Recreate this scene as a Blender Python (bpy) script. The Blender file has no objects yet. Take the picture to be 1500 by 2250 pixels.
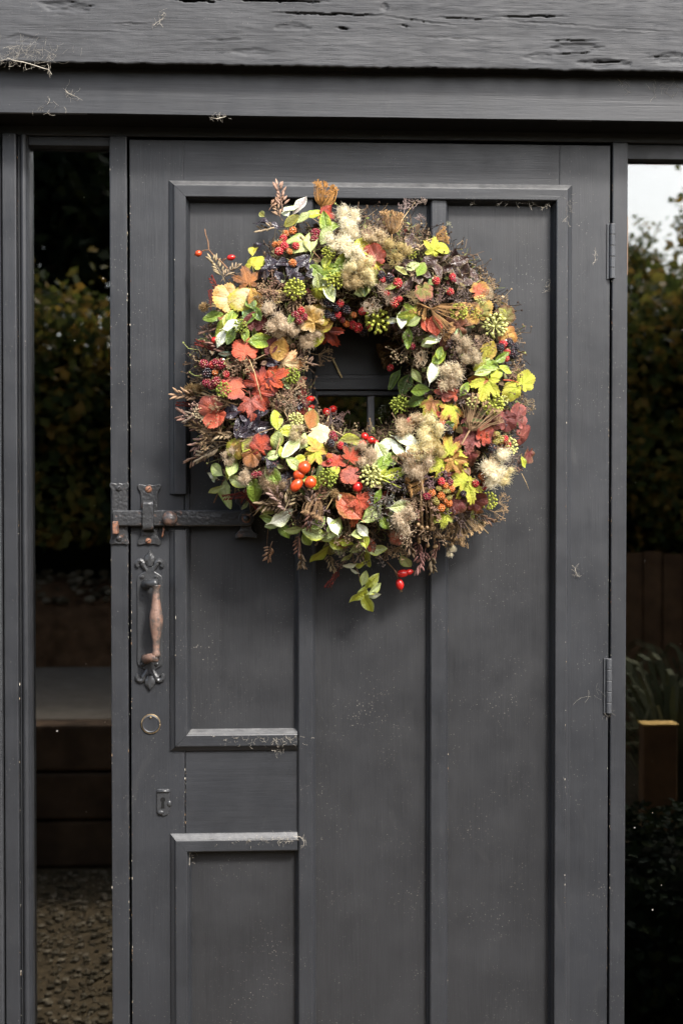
import bpy, bmesh, math, random
from mathutils import Vector, Matrix, noise as mnoise

R = math.radians
rng = random.Random(7)
scene = bpy.context.scene
col = scene.collection

# ------------------------------------------------------------------ camera
F_PX, PW, PH = 3125.0, 1500.0, 2250.0
CAM = Vector((-0.13, -2.5, 1.36))
YAW, PITCH = R(3.0), R(-1.2)
FWD = Vector((math.sin(YAW) * math.cos(PITCH), math.cos(YAW) * math.cos(PITCH), math.sin(PITCH)))
RIGHT = Vector((math.cos(YAW), -math.sin(YAW), 0))
UP = RIGHT.cross(FWD)
cam_data = bpy.data.cameras.new('camera')
cam = bpy.data.objects.new('camera', cam_data)
col.objects.link(cam)
cam.matrix_world = Matrix(((RIGHT.x, UP.x, -FWD.x, CAM.x), (RIGHT.y, UP.y, -FWD.y, CAM.y),
                           (RIGHT.z, UP.z, -FWD.z, CAM.z), (0, 0, 0, 1)))
cam_data.sensor_fit = 'VERTICAL'
cam_data.sensor_height = 36.0
cam_data.sensor_width = 24.0
cam_data.lens = 50.0
cam_data.clip_start = 0.02
cam_data.clip_end = 500
cam_data.dof.use_dof = True
cam_data.dof.focus_distance = 2.42
cam_data.dof.aperture_fstop = 4.8
scene.camera = cam

# ------------------------------------------------------------------ world, sun, exposure
SUN_AZ, SUN_EL = R(28), R(44)            # azimuth measured from -Y towards +X
world = bpy.data.worlds.new('World')
scene.world = world
world.use_nodes = True
wn, wl = world.node_tree.nodes, world.node_tree.links
wn.clear()
wout = wn.new('ShaderNodeOutputWorld')
bg = wn.new('ShaderNodeBackground')
sky = wn.new('ShaderNodeTexSky')
sky.sky_type = 'NISHITA'
sky.sun_disc = False
sky.sun_elevation = SUN_EL
sky.sun_rotation = math.pi - SUN_AZ
sky.air_density = 1.0
sky.dust_density = 3.0
sky.ozone_density = 1.0
bw = wn.new('ShaderNodeRGBToBW')
mixw = wn.new('ShaderNodeMix')
mixw.data_type = 'RGBA'
mixw.inputs[0].default_value = 0.48      # overcast: most of the blue is washed out
wl.new(sky.outputs[0], bw.inputs[0])
wl.new(sky.outputs[0], mixw.inputs[6])
wl.new(bw.outputs[0], mixw.inputs[7])
wl.new(mixw.outputs[2], bg.inputs[0])
bg.inputs[1].default_value = 0.14
wl.new(bg.outputs[0], wout.inputs[0])

sun_d = bpy.data.lights.new('sun', 'SUN')
sun_d.energy = 2.1
sun_d.angle = R(10)
sun_d.color = (1.0, 0.96, 0.9)
sun = bpy.data.objects.new('sun', sun_d)
col.objects.link(sun)
sdir = Vector((math.sin(SUN_AZ) * math.cos(SUN_EL), -math.cos(SUN_AZ) * math.cos(SUN_EL), math.sin(SUN_EL)))
sun.rotation_euler = sdir.to_track_quat('Z', 'Y').to_euler()
sun.location = sdir * 10

scene.view_settings.view_transform = 'Standard'
scene.view_settings.look = 'None'
scene.view_settings.exposure = 1.8
scene.view_settings.gamma = 1.0
scene.view_settings.use_curve_mapping = False
scene.render.engine = 'CYCLES'
scene.cycles.use_denoising = True
scene.cycles.max_bounces = 8
scene.cycles.transparent_max_bounces = 8


# ------------------------------------------------------------------ helpers
def D(px, py, Y=0.0):
    """the point of the plane y = Y that the photograph shows at pixel (px, py)"""
    d = FWD + RIGHT * ((px - PW / 2) / F_PX) - UP * ((py - PH / 2) / F_PX)
    return CAM + d * ((Y - CAM.y) / d.y)


def X(px, Y=0.0, py=1150):
    return D(px, py, Y).x


def Z(py, Y=0.0, px=800):
    return D(px, py, Y).z


WM = {}


def link(o, parent=None, M=None):
    col.objects.link(o)
    M = M or Matrix.Identity(4)
    o.matrix_basis = M
    WM[o.name] = M
    if parent is not None:
        o.parent = parent
        o.matrix_parent_inverse = WM[parent.name].inverted()
    return o


def tag(o, label=None, cat=None, group=None, kind=None):
    if label: o['label'] = label
    if cat: o['category'] = cat
    if group: o['group'] = group
    if kind: o['kind'] = kind
    return o


def empty(name, loc):
    o = bpy.data.objects.new(name, None)
    o.empty_display_size = 0.05
    return link(o, None, Matrix.Translation(loc))


class MB:
    def __init__(s):
        s.v, s.f, s.a, s.b, s.c = [], [], [], [], []

    def vert(s, p, a=0.0, b=0.0):
        s.v.append(tuple(p)); s.a.append(a); s.b.append(b)
        return len(s.v) - 1

    def face(s, *ids):
        s.f.append(tuple(ids))

    def box(s, x0, x1, y0, y1, z0, z1):
        n = len(s.v)
        for x in (x0, x1):
            for y in (y0, y1):
                for z in (z0, z1):
                    s.vert((x, y, z))
        for q in ((0, 1, 3, 2), (4, 6, 7, 5), (0, 4, 5, 1), (2, 3, 7, 6), (0, 2, 6, 4), (1, 5, 7, 3)):
            s.f.append(tuple(n + i for i in q))

    def tube(s, pts, r, sides=5, cap=True, a=0.0, b=0.0):
        pts = [Vector(p) for p in pts]
        rs = r if isinstance(r, (list, tuple)) else [r] * len(pts)
        rings = []
        ref = None
        for i, p in enumerate(pts):
            t = (pts[min(i + 1, len(pts) - 1)] - pts[max(i - 1, 0)])
            if t.length < 1e-9: t = Vector((0, 0, 1))
            t.normalize()
            if ref is None:
                ref = t.orthogonal().normalized()
            else:
                ref = (ref - t * ref.dot(t))
                ref = ref.normalized() if ref.length > 1e-6 else t.orthogonal().normalized()
            bi = t.cross(ref)
            rings.append([s.vert(p + (ref * math.cos(2 * math.pi * k / sides) + bi * math.sin(2 * math.pi * k / sides)) * rs[i], a, b)
                          for k in range(sides)])
        for i in range(len(rings) - 1):
            for k in range(sides):
                s.face(rings[i][k], rings[i][(k + 1) % sides], rings[i + 1][(k + 1) % sides], rings[i + 1][k])
        if cap and sides > 2:
            s.face(*rings[0][::-1]); s.face(*rings[-1])

    def ribbon(s, pts, w, a=0.0, b=0.0, nrm=None):
        pts = [Vector(p) for p in pts]
        prev = None
        for i, p in enumerate(pts):
            t = pts[min(i + 1, len(pts) - 1)] - pts[max(i - 1, 0)]
            side = t.cross(nrm) if nrm is not None else t.orthogonal()
            if side.length < 1e-9: side = Vector((1, 0, 0))
            side = side.normalized() * (w * (1.0 if i < len(pts) - 1 else 0.35))
            cur = (s.vert(p - side, a, b), s.vert(p + side, a, b))
            if prev: s.face(prev[0], prev[1], cur[1], cur[0])
            prev = cur

    def ball(s, c, rx, ry=None, rz=None, nu=8, nv=5, M=None, a=0.0, b=0.0):
        ry = ry or rx; rz = rz or rx
        c = Vector(c)
        rows = []
        tf = (lambda q: c + (M @ q)) if M is not None else (lambda q: c + q)
        top = s.vert(tf(Vector((0, 0, rz))), a, b)
        for j in range(1, nv):
            th = math.pi * j / nv
            rows.append([s.vert(tf(Vector((rx * math.sin(th) * math.cos(2 * math.pi * i / nu), ry * math.sin(th) * math.sin(2 * math.pi * i / nu), rz * math.cos(th)))), a, b) for i in range(nu)])
        bot = s.vert(tf(Vector((0, 0, -rz))), a, b)
        for i in range(nu):
            s.face(top, rows[0][i], rows[0][(i + 1) % nu])
            s.face(bot, rows[-1][(i + 1) % nu], rows[-1][i])
            for j in range(len(rows) - 1):
                s.face(rows[j][i], rows[j + 1][i], rows[j + 1][(i + 1) % nu], rows[j][(i + 1) % nu])

    def mesh(s, name, mat=None, smooth=False, attrs=False, bevel=0.0, segs=2):
        me = bpy.data.meshes.new(name)
        me.from_pydata(s.v, [], s.f)
        if attrs:
            for nm, arr in (('v', s.a), ('e', s.b)):
                at = me.attributes.new(nm, 'FLOAT', 'POINT')
                at.data.foreach_set('value', arr)
        bm = bmesh.new(); bm.from_mesh(me)
        if bevel > 0:
            bmesh.ops.remove_doubles(bm, verts=bm.verts, dist=1e-6)
            es = [e for e in bm.edges if len(e.link_faces) == 2 and e.calc_face_angle(0) > 0.5]
            bmesh.ops.bevel(bm, geom=es, offset=bevel, segments=segs, profile=0.5, affect='EDGES', clamp_overlap=True)
        if not attrs:
            bmesh.ops.recalc_face_normals(bm, faces=bm.faces)
        bm.to_mesh(me); bm.free()
        if smooth:
            me.polygons.foreach_set('use_smooth', [True] * len(me.polygons))
        if mat: me.materials.append(mat)
        me.update()
        return me

    def build(s, name, mat, parent=None, **k):
        return link(bpy.data.objects.new(name, s.mesh(name, mat, **k)), parent)


def boxo(name, x0, x1, y0, y1, z0, z1, mat, parent=None, bevel=0.0015):
    m = MB(); m.box(min(x0, x1), max(x0, x1), min(y0, y1), max(y0, y1), min(z0, z1), max(z0, z1))
    return m.build(name, mat, parent, bevel=bevel)


def plate(mb, pts, y_back, y_front):
    """extruded outline in the XZ plane, front at y_front"""
    n = len(pts)
    fr = [mb.vert((x, y_front, z)) for x, z in pts]
    bk = [mb.vert((x, y_back, z)) for x, z in pts]
    mb.face(*fr); mb.face(*bk[::-1])
    for i in range(n):
        j = (i + 1) % n
        mb.face(fr[i], bk[i], bk[j], fr[j])


# ------------------------------------------------------------------ node materials
class NT:
    def __init__(s, name):
        s.m = bpy.data.materials.new(name); s.m.use_nodes = True
        s.n, s.l = s.m.node_tree.nodes, s.m.node_tree.links
        s.p = s.n['Principled BSDF']; s.out = s.n['Material Output']

    def new(s, t, **k):
        nd = s.n.new(t)
        for a, b in k.items(): setattr(nd, a, b)
        return nd

    def inp(s, sock, val):
        if hasattr(val, 'is_linked') or isinstance(val, bpy.types.NodeSocket):
            s.l.new(val, sock)
        else:
            sock.default_value = val

    def coord(s, scale=(1, 1, 1), kind='Object'):
        tc = s.new('ShaderNodeTexCoord'); mp = s.new('ShaderNodeMapping')
        s.l.new(tc.outputs[kind], mp.inputs[0]); mp.inputs['Scale'].default_value = scale
        return mp.outputs[0]

    def noise(s, vec, scale, detail=4, rough=0.55, dist=0.0):
        n = s.new('ShaderNodeTexNoise')
        s.l.new(vec, n.inputs['Vector'])
        n.inputs['Scale'].default_value = scale; n.inputs['Detail'].default_value = detail
        n.inputs['Roughness'].default_value = rough; n.inputs['Distortion'].default_value = dist
        return n.outputs[0]

    def voro(s, vec, scale, feature='F1', out=0, rand=1.0):
        n = s.new('ShaderNodeTexVoronoi', feature=feature)
        s.l.new(vec, n.inputs['Vector']); n.inputs['Scale'].default_value = scale
        n.inputs['Randomness'].default_value = rand
        return n.outputs[out]

    def ramp(s, fac, stops):
        r = s.new('ShaderNodeValToRGB'); s.l.new(fac, r.inputs[0])
        e = r.color_ramp.elements
        while len(e) < len(stops): e.new(0.5)
        for i, (p, c) in enumerate(stops):
            e[i].position = p
            e[i].color = (c, c, c, 1) if not isinstance(c, (tuple, list)) else (*c, 1)
        return r.outputs[0]

    def mix(s, f, a, b, blend='MIX'):
        m = s.new('ShaderNodeMix', data_type='RGBA', blend_type=blend)
        s.inp(m.inputs[0], f)
        s.inp(m.inputs[6], a if not isinstance(a, tuple) else (*a[:3], 1))
        s.inp(m.inputs[7], b if not isinstance(b, tuple) else (*b[:3], 1))
        return m.outputs[2]

    def math(s, op, a, b=0.0, clamp=False):
        m = s.new('ShaderNodeMath', operation=op, use_clamp=clamp)
        s.inp(m.inputs[0], a); s.inp(m.inputs[1], b)
        return m.outputs[0]

    def bump(s, h, strength=0.3, dist=0.001, normal=None):
        b = s.new('ShaderNodeBump'); s.l.new(h, b.inputs['Height'])
        b.inputs['Strength'].default_value = strength; b.inputs['Distance'].default_value = dist
        if normal: s.l.new(normal, b.inputs['Normal'])
        return b.outputs[0]

    def attr(s, name, typ='GEOMETRY', out='Color'):
        a = s.new('ShaderNodeAttribute', attribute_type=typ, attribute_name=name)
        return a.outputs[out]


def paint(name, axis='z', base=(0.0175, 0.0187, 0.0215), rough=0.40, grain=0.32, specks=1.0, coarse=0.0, dusty=1.0):
    t = NT(name)
    st = {'z': (1, 1, 0.045), 'x': (0.045, 1, 1)}[axis]
    gv = t.coord(st); ov = t.coord()
    g1 = t.noise(gv, 420, 3, 0.6)
    g2 = t.noise(gv, 90, 4, 0.6, 0.6)
    blot = t.noise(ov, 5, 5, 0.6)
    fine = t.noise(ov, 900, 2, 0.5)
    c = t.mix(t.ramp(blot, [(0.3, 0.0), (0.75, 1.0)]), tuple(x * 0.76 for x in base), tuple(x * 1.26 for x in base))
    c = t.mix(t.math('MULTIPLY', t.ramp(g2, [(0.35, 0.0), (0.8, 1.0)]), 0.28), c, tuple(x * 1.5 for x in base))
    c = t.mix(t.math('MULTIPLY', t.ramp(g1, [(0.45, 0.0), (0.75, 1.0)]), 0.25), c, tuple(x * 1.6 for x in base))
    # dull patches where hands and weather rubbed the paint
    sc = t.ramp(t.noise(t.coord((1, 1, 0.35)), 11, 6, 0.7, 0.8), [(0.62, 0.0), (0.8, 1.0)])
    c = t.mix(t.math('MULTIPLY', sc, 0.4), c, (0.055, 0.0545, 0.054))
    if specks:
        # pale flecks of dust, lint and chipped primer
        d = t.voro(ov, 95, out=0); cid = t.voro(ov, 95, out=1)
        rnd = t.new('ShaderNodeSeparateColor'); t.l.new(cid, rnd.inputs[0])
        patch = t.ramp(t.noise(ov, 9, 4, 0.6), [(0.42, 0.15), (0.7, 1.0)])
        dot = t.math('LESS_THAN', d, t.math('MULTIPLY', patch, t.math('MULTIPLY', t.math('POWER', rnd.outputs[0], 7.0), 0.14 * specks)))
        d2 = t.voro(ov, 330, out=0); cid2 = t.voro(ov, 330, out=1)
        rnd2 = t.new('ShaderNodeSeparateColor'); t.l.new(cid2, rnd2.inputs[0])
        dot2 = t.math('LESS_THAN', d2, t.math('MULTIPLY', patch, t.math('MULTIPLY', t.math('POWER', rnd2.outputs[1], 10.0), 0.34 * specks)))
        c = t.mix(t.math('MULTIPLY', t.math('MAXIMUM', dot, dot2), 0.45), c, (0.30, 0.275, 0.24))
        # thin scratches
        lv = t.coord((1, 1, 0.10)); mp = lv.node; mp.inputs['Rotation'].default_value = (0, R(24), 0)
        s1 = t.voro(lv, 30, out=0); sid = t.voro(lv, 30, out=1)
        rs = t.new('ShaderNodeSeparateColor'); t.l.new(sid, rs.inputs[0])
        scr = t.math('LESS_THAN', s1, t.math('MULTIPLY', t.math('POWER', rs.outputs[2], 14.0), 0.06))
        c = t.mix(t.math('MULTIPLY', scr, 0.35), c, (0.3, 0.29, 0.27))
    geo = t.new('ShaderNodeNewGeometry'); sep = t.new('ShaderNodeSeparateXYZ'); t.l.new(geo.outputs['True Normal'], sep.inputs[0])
    dust = t.math('MULTIPLY', t.ramp(sep.outputs[2], [(0.35, 0.0), (0.75, 1.0)]), t.ramp(t.noise(ov, 60, 5, 0.7), [(0.3, 0.25), (0.7, 0.75)]))  # settled dust on upward faces, with skylight on the ledges painted in too
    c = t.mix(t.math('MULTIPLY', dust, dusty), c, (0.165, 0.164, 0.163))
    t.l.new(c, t.p.inputs['Base Color'])
    rg = t.ramp(t.noise(ov, 14, 5, 0.65), [(0.25, rough - 0.08), (0.8, rough + 0.14)])
    t.l.new(rg, t.p.inputs['Roughness'])
    t.p.inputs['Specular IOR Level'].default_value = 0.45
    h = t.math('ADD', t.math('MULTIPLY', g1, 0.45), t.math('ADD', g2, t.math('MULTIPLY', fine, 0.18)))
    nb = t.bump(h, grain, 0.0011)
    nb = t.bump(t.noise(ov, 7, 3, 0.5), 0.25, 0.006, nb)
    if coarse:
        cv = t.coord({'z': (1, 1, 0.1), 'x': (0.1, 1, 1)}[axis])
        k = t.math('ADD', t.math('MULTIPLY', t.noise(cv, 120, 8, 0.78, 0.1), 0.7), t.math('MULTIPLY', t.noise(t.coord({'z': (1, 1, 0.03), 'x': (0.03, 1, 1)}[axis]), 380, 4, 0.7), 0.3))
        kk = t.ramp(k, [(0.32, 0.0), (0.44, 1.0)])
        saw = t.noise(t.coord((1, 1, 0.12) if axis == 'x' else (0.12, 1, 1)), 45, 3, 0.6)
        nb = t.bump(t.math('ADD', t.math('MULTIPLY', kk, 0.6), t.math('ADD', k, t.math('MULTIPLY', saw, 0.35))), coarse, 0.0026, nb)
    t.l.new(nb, t.p.inputs['Normal'])
    return t.m


def simple(name, c, rough=0.7, spec=0.3, var=0.25, scale=40, bump=0.0, bscale=120, metallic=0.0):
    t = NT(name); ov = t.coord()
    n = t.noise(ov, scale, 5, 0.6)
    cc = t.mix(t.ramp(n, [(0.3, 0), (0.7, 1)]), tuple(x * (1 - var) for x in c), tuple(min(1, x * (1 + var)) for x in c))
    t.l.new(cc, t.p.inputs['Base Color'])
    t.p.inputs['Roughness'].default_value = rough
    t.p.inputs['Specular IOR Level'].default_value = spec
    t.p.inputs['Metallic'].default_value = metallic
    if bump:
        t.l.new(t.bump(t.noise(ov, bscale, 4, 0.6), bump, 0.003), t.p.inputs['Normal'])
    return t.m


def iron(name, rust=0.45, base=(0.032, 0.033, 0.036), rustc=(0.26, 0.095, 0.04), hammer=0.5, rough=0.36, metal_rust=0.0):
    t = NT(name); ov = t.coord()
    n = t.noise(ov, 55, 6, 0.7)
    m = t.ramp(n, [(1 - rust - 0.06, 0.0), (1 - rust + 0.05, 1.0)])
    c = t.mix(m, base, t.mix(t.noise(ov, 260, 3), tuple(x * 0.6 for x in rustc), tuple(x * 1.35 for x in rustc)))
    t.l.new(c, t.p.inputs['Base Color'])
    t.l.new(t.math('ADD', t.math('MULTIPLY', m, 0.2), rough), t.p.inputs['Roughness'])
    if metal_rust: t.l.new(t.math('MULTIPLY', m, metal_rust), t.p.inputs['Metallic'])
    vo = t.voro(ov, 210, 'SMOOTH_F1')
    h = t.math('ADD', vo, t.math('MULTIPLY', t.noise(ov, 500, 3), 0.35))
    t.l.new(t.bump(h, hammer, 0.0016), t.p.inputs['Normal'])
    return t.m


def leaf_mat(name, rough=0.42, trans=0.22, spec=0.4, noise_amt=0.5):
    """colour from the object's own c1 / c2 properties; 'v' marks veins, 'e' nearness to the edge"""
    t = NT(name)
    c1 = t.attr('c1', 'OBJECT'); c2 = t.attr('c2', 'OBJECT')
    v = t.attr('v', out='Fac'); e = t.attr('e', out='Fac')
    ov = t.coord()
    oi = t.new('ShaderNodeObjectInfo')
    off = t.new('ShaderNodeVectorMath', operation='ADD'); t.l.new(ov, off.inputs[0])
    rv = t.new('ShaderNodeCombineXYZ'); t.l.new(t.math('MULTIPLY', oi.outputs['Random'], 37.0), rv.inputs[0])
    t.l.new(rv.outputs[0], off.inputs[1])
    n = t.noise(off.outputs[0], 2.6, 5, 0.65)
    f = t.ramp(t.math('ADD', t.math('MULTIPLY', n, noise_amt + 0.5), t.math('MULTIPLY', t.math('SUBTRACT', e, 0.5), 0.35)), [(0.38, 0.0), (0.68, 1.0)])
    c = t.mix(f, c1, c2)
    sp = t.ramp(t.noise(off.outputs[0], 11, 4, 0.7), [(0.66, 0.0), (0.74, 1.0)])
    c = t.mix(t.math('MULTIPLY', sp, 0.55), c, t.mix(0.75, c, (0.05, 0.025, 0.015)))
    vv = t.math('POWER', v, 5.0)
    c = t.mix(t.math('MULTIPLY', vv, 0.42), c, t.mix(0.65, c, (0.08, 0.035, 0.02)))
    t.l.new(c, t.p.inputs['Base Color'])
    t.p.inputs['Roughness'].default_value = rough
    t.p.inputs['Specular IOR Level'].default_value = spec
    nb = t.bump(t.math('ADD', t.noise(off.outputs[0], 14, 3), t.math('MULTIPLY', vv, -0.8)), 0.35, 0.05)
    t.l.new(nb, t.p.inputs['Normal'])
    tr = t.new('ShaderNodeBsdfTranslucent'); t.l.new(c, tr.inputs[0])
    mx = t.new('ShaderNodeMixShader'); mx.inputs[0].default_value = trans
    t.l.new(t.p.outputs[0], mx.inputs[1]); t.l.new(tr.outputs[0], mx.inputs[2])
    t.l.new(mx.outputs[0], t.out.inputs[0])
    return t.m


def obj_mat(name, rough=0.5, spec=0.4, var=0.35, scale=3.0, trans=0.0):
    """colour from c1 with c2 where the mesh attribute 'v' is set"""
    t = NT(name); ov = t.coord()
    c1 = t.attr('c1', 'OBJECT'); c2 = t.attr('c2', 'OBJECT'); v = t.attr('v', out='Fac')
    n = t.noise(ov, scale, 4, 0.6)
    c = t.mix(v, c1, c2)
    c = t.mix(t.math('MULTIPLY', t.ramp(n, [(0.3, 0), (0.75, 1)]), var), c, t.mix(0.7, c, (0.02, 0.015, 0.01)))
    t.l.new(c, t.p.inputs['Base Color'])
    t.p.inputs['Roughness'].default_value = rough
    t.p.inputs['Specular IOR Level'].default_value = spec
    if trans:
        tr = t.new('ShaderNodeBsdfTranslucent'); t.l.new(c, tr.inputs[0])
        mx = t.new('ShaderNodeMixShader'); mx.inputs[0].default_value = trans
        t.l.new(t.p.outputs[0], mx.inputs[1]); t.l.new(tr.outputs[0], mx.inputs[2])
        t.l.new(mx.outputs[0], t.out.inputs[0])
    return t.m


def vcol_mat(name, stops, rough=0.6, spec=0.25, trans=0.15):
    """per-leaf colour picked by the attribute 'v' (a random number for each leaf)"""
    t = NT(name)
    c = t.ramp(t.attr('v', out='Fac'), stops)
    t.l.new(c, t.p.inputs['Base Color'])
    t.p.inputs['Roughness'].default_value = rough
    t.p.inputs['Specular IOR Level'].default_value = spec
    if trans:
        tr = t.new('ShaderNodeBsdfTranslucent'); t.l.new(c, tr.inputs[0])
        mx = t.new('ShaderNodeMixShader'); mx.inputs[0].default_value = trans
        t.l.new(t.p.outputs[0], mx.inputs[1]); t.l.new(tr.outputs[0], mx.inputs[2])
        t.l.new(mx.outputs[0], t.out.inputs[0])
    return t.m


def glass_mat(name):
    t = NT(name)
    fr = t.new('ShaderNodeFresnel'); fr.inputs[0].default_value = 2.35   # the four faces of a double pane taken together
    gl = t.new('ShaderNodeBsdfGlossy'); gl.inputs['Roughness'].default_value = 0.0
    tp = t.new('ShaderNodeBsdfTransparent'); tp.inputs[0].default_value = (0.8, 0.83, 0.82, 1)
    mx = t.new('ShaderNodeMixShader')
    t.l.new(fr.outputs[0], mx.inputs[0]); t.l.new(tp.outputs[0], mx.inputs[1]); t.l.new(gl.outputs[0], mx.inputs[2])
    # a few dust specks stuck on the pane
    ov = t.coord()
    d = t.voro(ov, 60, out=0); cid = t.voro(ov, 60, out=1)
    rnd = t.new('ShaderNodeSeparateColor'); t.l.new(cid, rnd.inputs[0])
    dot = t.math('LESS_THAN', d, t.math('MULTIPLY', t.math('POWER', rnd.outputs[0], 12.0), 0.11))
    df = t.new('ShaderNodeBsdfDiffuse'); df.inputs[0].default_value = (0.35, 0.33, 0.3, 1)
    m2 = t.new('ShaderNodeMixShader')
    t.l.new(t.math('MULTIPLY', dot, 0.5), m2.inputs[0]); t.l.new(mx.outputs[0], m2.inputs[1]); t.l.new(df.outputs[0], m2.inputs[2])
    t.l.new(m2.outputs[0], t.out.inputs[0])
    return t.m


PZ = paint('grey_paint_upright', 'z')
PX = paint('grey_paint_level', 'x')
PBEAM = paint('grey_paint_rough_beam', 'x', rough=0.6, grain=0.5, specks=0.7, coarse=0.5, base=(0.0215, 0.0226, 0.0255), dusty=0.0)
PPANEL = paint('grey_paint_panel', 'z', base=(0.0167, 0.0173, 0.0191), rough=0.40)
DARKWOOD = simple('dark_inner_wood', (0.02, 0.018, 0.017), 0.8)
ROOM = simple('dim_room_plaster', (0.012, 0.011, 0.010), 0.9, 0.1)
GLASS = glass_mat('window_glass')
IRON = iron('black_iron', rust=0.33, hammer=0.55, base=(0.024,0.0245,0.026), rustc=(0.13,0.06,0.032))
IRONP = iron('painted_iron', rust=0.20, hammer=0.30, rough=0.33, base=(0.027, 0.028, 0.030), rustc=(0.07, 0.045, 0.035))
GRIPM = iron('worn_copper_grip', rust=0.52, base=(0.05, 0.042, 0.038), rustc=(0.15, 0.088, 0.064), hammer=0.35, rough=0.4, metal_rust=0.15)
RUSTM = iron('rusty_iron', rust=0.55, rustc=(0.18, 0.08, 0.045), hammer=0.4)
BRASS = simple('tarnished_brass', (0.20, 0.145, 0.08), 0.4, 0.5, 0.5, 150, metallic=0.6)
WEB = simple('cobweb_silk', (0.34, 0.31, 0.26), 0.9, 0.1)
STRAW = simple('dry_straw', (0.6, 0.47, 0.24), 0.7, 0.2)
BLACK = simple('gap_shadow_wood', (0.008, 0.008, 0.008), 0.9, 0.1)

# ------------------------------------------------------------------ building: walls, frame, windows
Z_TOP = 2.75
frame = tag(empty('timber_doorway', (0, 0.05, 0)), 'dark grey painted timber frame with rough beam around the door and windows', 'doorway', kind='thing')

FY, BY = -0.080, -0.115          # fronts of fascia board and beam
xl_all, xr_all = -1.15, 1.25
z_fas0, z_fas1 = D(750, 259, FY).z, D(750, 150, FY).z + 0.012
z_beam0 = D(750, 147, BY).z
z_head0 = Z(305.5)

# rough-hewn beam: front sheet with chips and cracks, wavering lower edge
cracks = [  # (x0, y0, x1, y1, half width px, depth m)
    (330, 3, 470, 13, 5.5, 0.020), (455, 6, 640, 5, 3.0, 0.013), (540, 8, 720, 6, 2.2, 0.01), (600, 33, 840, 32, 2.0, 0.012),
    (835, 33, 1000, 50, 0.9, 0.006), (1090, 28, 1250, 23, 1.6, 0.009), (950, 32, 1090, 36, 1.2, 0.007), (0, 4, 90, 2, 2.2, 0.01),
    (740, 62, 766, 64, 2.0, 0.01), (1090, 35, 1330, 45, 0.8, 0.005), (880, 52, 900, 56, 1.4, 0.008), (900, 76, 1080, 80, 0.7, 0.004),
    (1200, 78, 1320, 74, 1.2, 0.006), (1215, 108, 1310, 100, 1.5, 0.006), (1290, 124, 1380, 118, 2.0, 0.006), (250, 66, 330, 64, 0.8, 0.004),
    (450, 96, 540, 93, 0.9, 0.005), (1300, 46, 1500, 52, 0.7, 0.004), (120, 86, 260, 84, 0.7, 0.003), (1420, 110, 1500, 104, 1.0, 0.005)]
chips = [(150, 32, 55, 14, 0.006), (640, 63, 40, 9, 0.004), (1270, 92, 55, 12, 0.006), (1330, 124, 60, 9, 0.006), (1190, 115, 40, 10, 0.003),
         (845, 14, 8, 9, 0.005), (1480, 110, 40, 14, 0.005), (560, 120, 50, 8, 0.003), (60, 105, 40, 10, 0.003)]
m = MB()
nx, nz = 1000, 120
z_beam1 = z_beam0 + 0.23
sx = (D(1000, 80, BY).x - D(500, 80, BY).x) / 500.0
rowids = []
for j in range(nz + 1):
    row = []
    for i in range(nx + 1):
        x = xl_all + (xr_all - xl_all) * i / nx
        zb = z_beam0 + 0.0012 * mnoise.noise((x * 7, 0.3, 2)) + 0.0010 * mnoise.noise((x * 31, 4.3, 2)) + 0.0012 * mnoise.noise((x * 90, 1.3, 2))
        z = zb + (z_beam1 - zb) * (j / nz)
        px = 750 + (x - D(750, 80, BY).x) / sx
        py = 147 - (z - z_beam0) / sx - (px - 750) * 0.010
        d = 0.0012 * mnoise.noise((x * 2.5, z * 14, 1.0)) + 0.0005 * mnoise.noise((x * 5, z * 60, 3.0)) + 0.0004 * mnoise.noise((x * 40, z * 170, 5.0))
        for (a0, b0, a1, b1, hw, dep) in cracks:
            if a0 - 4 < px < a1 + 4:
                u = (px - a0) / (a1 - a0)
                yc = b0 + (b1 - b0) * u + 2.0 * mnoise.noise((px * 0.03, b0, 7)) + 0.8 * mnoise.noise((px * 0.15, b0, 9))
                w = 0.72 * hw * max(0.12, math.sin(math.pi * min(1, max(0, u)))) * (0.75 + 0.5 * mnoise.noise((px * 0.06, b1, 2)))
                q = abs(py - yc) / max(w, 1.1)
                if q < 1.6: d += dep * min(1, max(0, (1.6 - q) * 1.2)) * min(1, w / 1.1)
                elif q < 5: d -= 0.0006 * (1 - (q - 1.6) / 3.4)
        for (cx, cy, rx, ry, dep) in chips:
            q = ((px - cx) / rx) ** 2 + ((py - cy) / ry) ** 2 + 0.8 * mnoise.noise((px * 0.03, py * 0.22, cx))
            if q < 1: d += 0.55 * dep * min(1, (1 - q) * 2.5) * (0.7 + 0.5 * mnoise.noise((px * 0.05, py * 0.5, 11)))
        if j == 0: d += 0.002 + 0.003 * abs(mnoise.noise((x * 40, 1.7, 8)))
        row.append(m.vert((x, BY + d, z)))
    rowids.append(row)
for j in range(nz):
    for i in range(nx):
        m.face(rowids[j][i], rowids[j][i + 1], rowids[j + 1][i + 1], rowids[j + 1][i])
back = [m.vert((xl_all + (xr_all - xl_all) * i / nx, 0.04, z_beam0 + 0.004)) for i in range(nx + 1)]
backt = [m.vert((xl_all + (xr_all - xl_all) * i / nx, 0.04, z_beam1)) for i in range(nx + 1)]
for i in range(nx):
    m.face(back[i], back[i + 1], rowids[0][i + 1], rowids[0][i])
    m.face(rowids[nz][i], rowids[nz][i + 1], backt[i + 1], backt[i])
o = m.build('lintel_beam', PBEAM, frame, smooth=True)
o.data.materials.append(BLACK)  # shade under the beam, put into the colour as near-black
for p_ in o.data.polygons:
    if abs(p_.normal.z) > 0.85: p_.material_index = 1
o['label'] = 'rough hewn cracked beam along the top'

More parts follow.
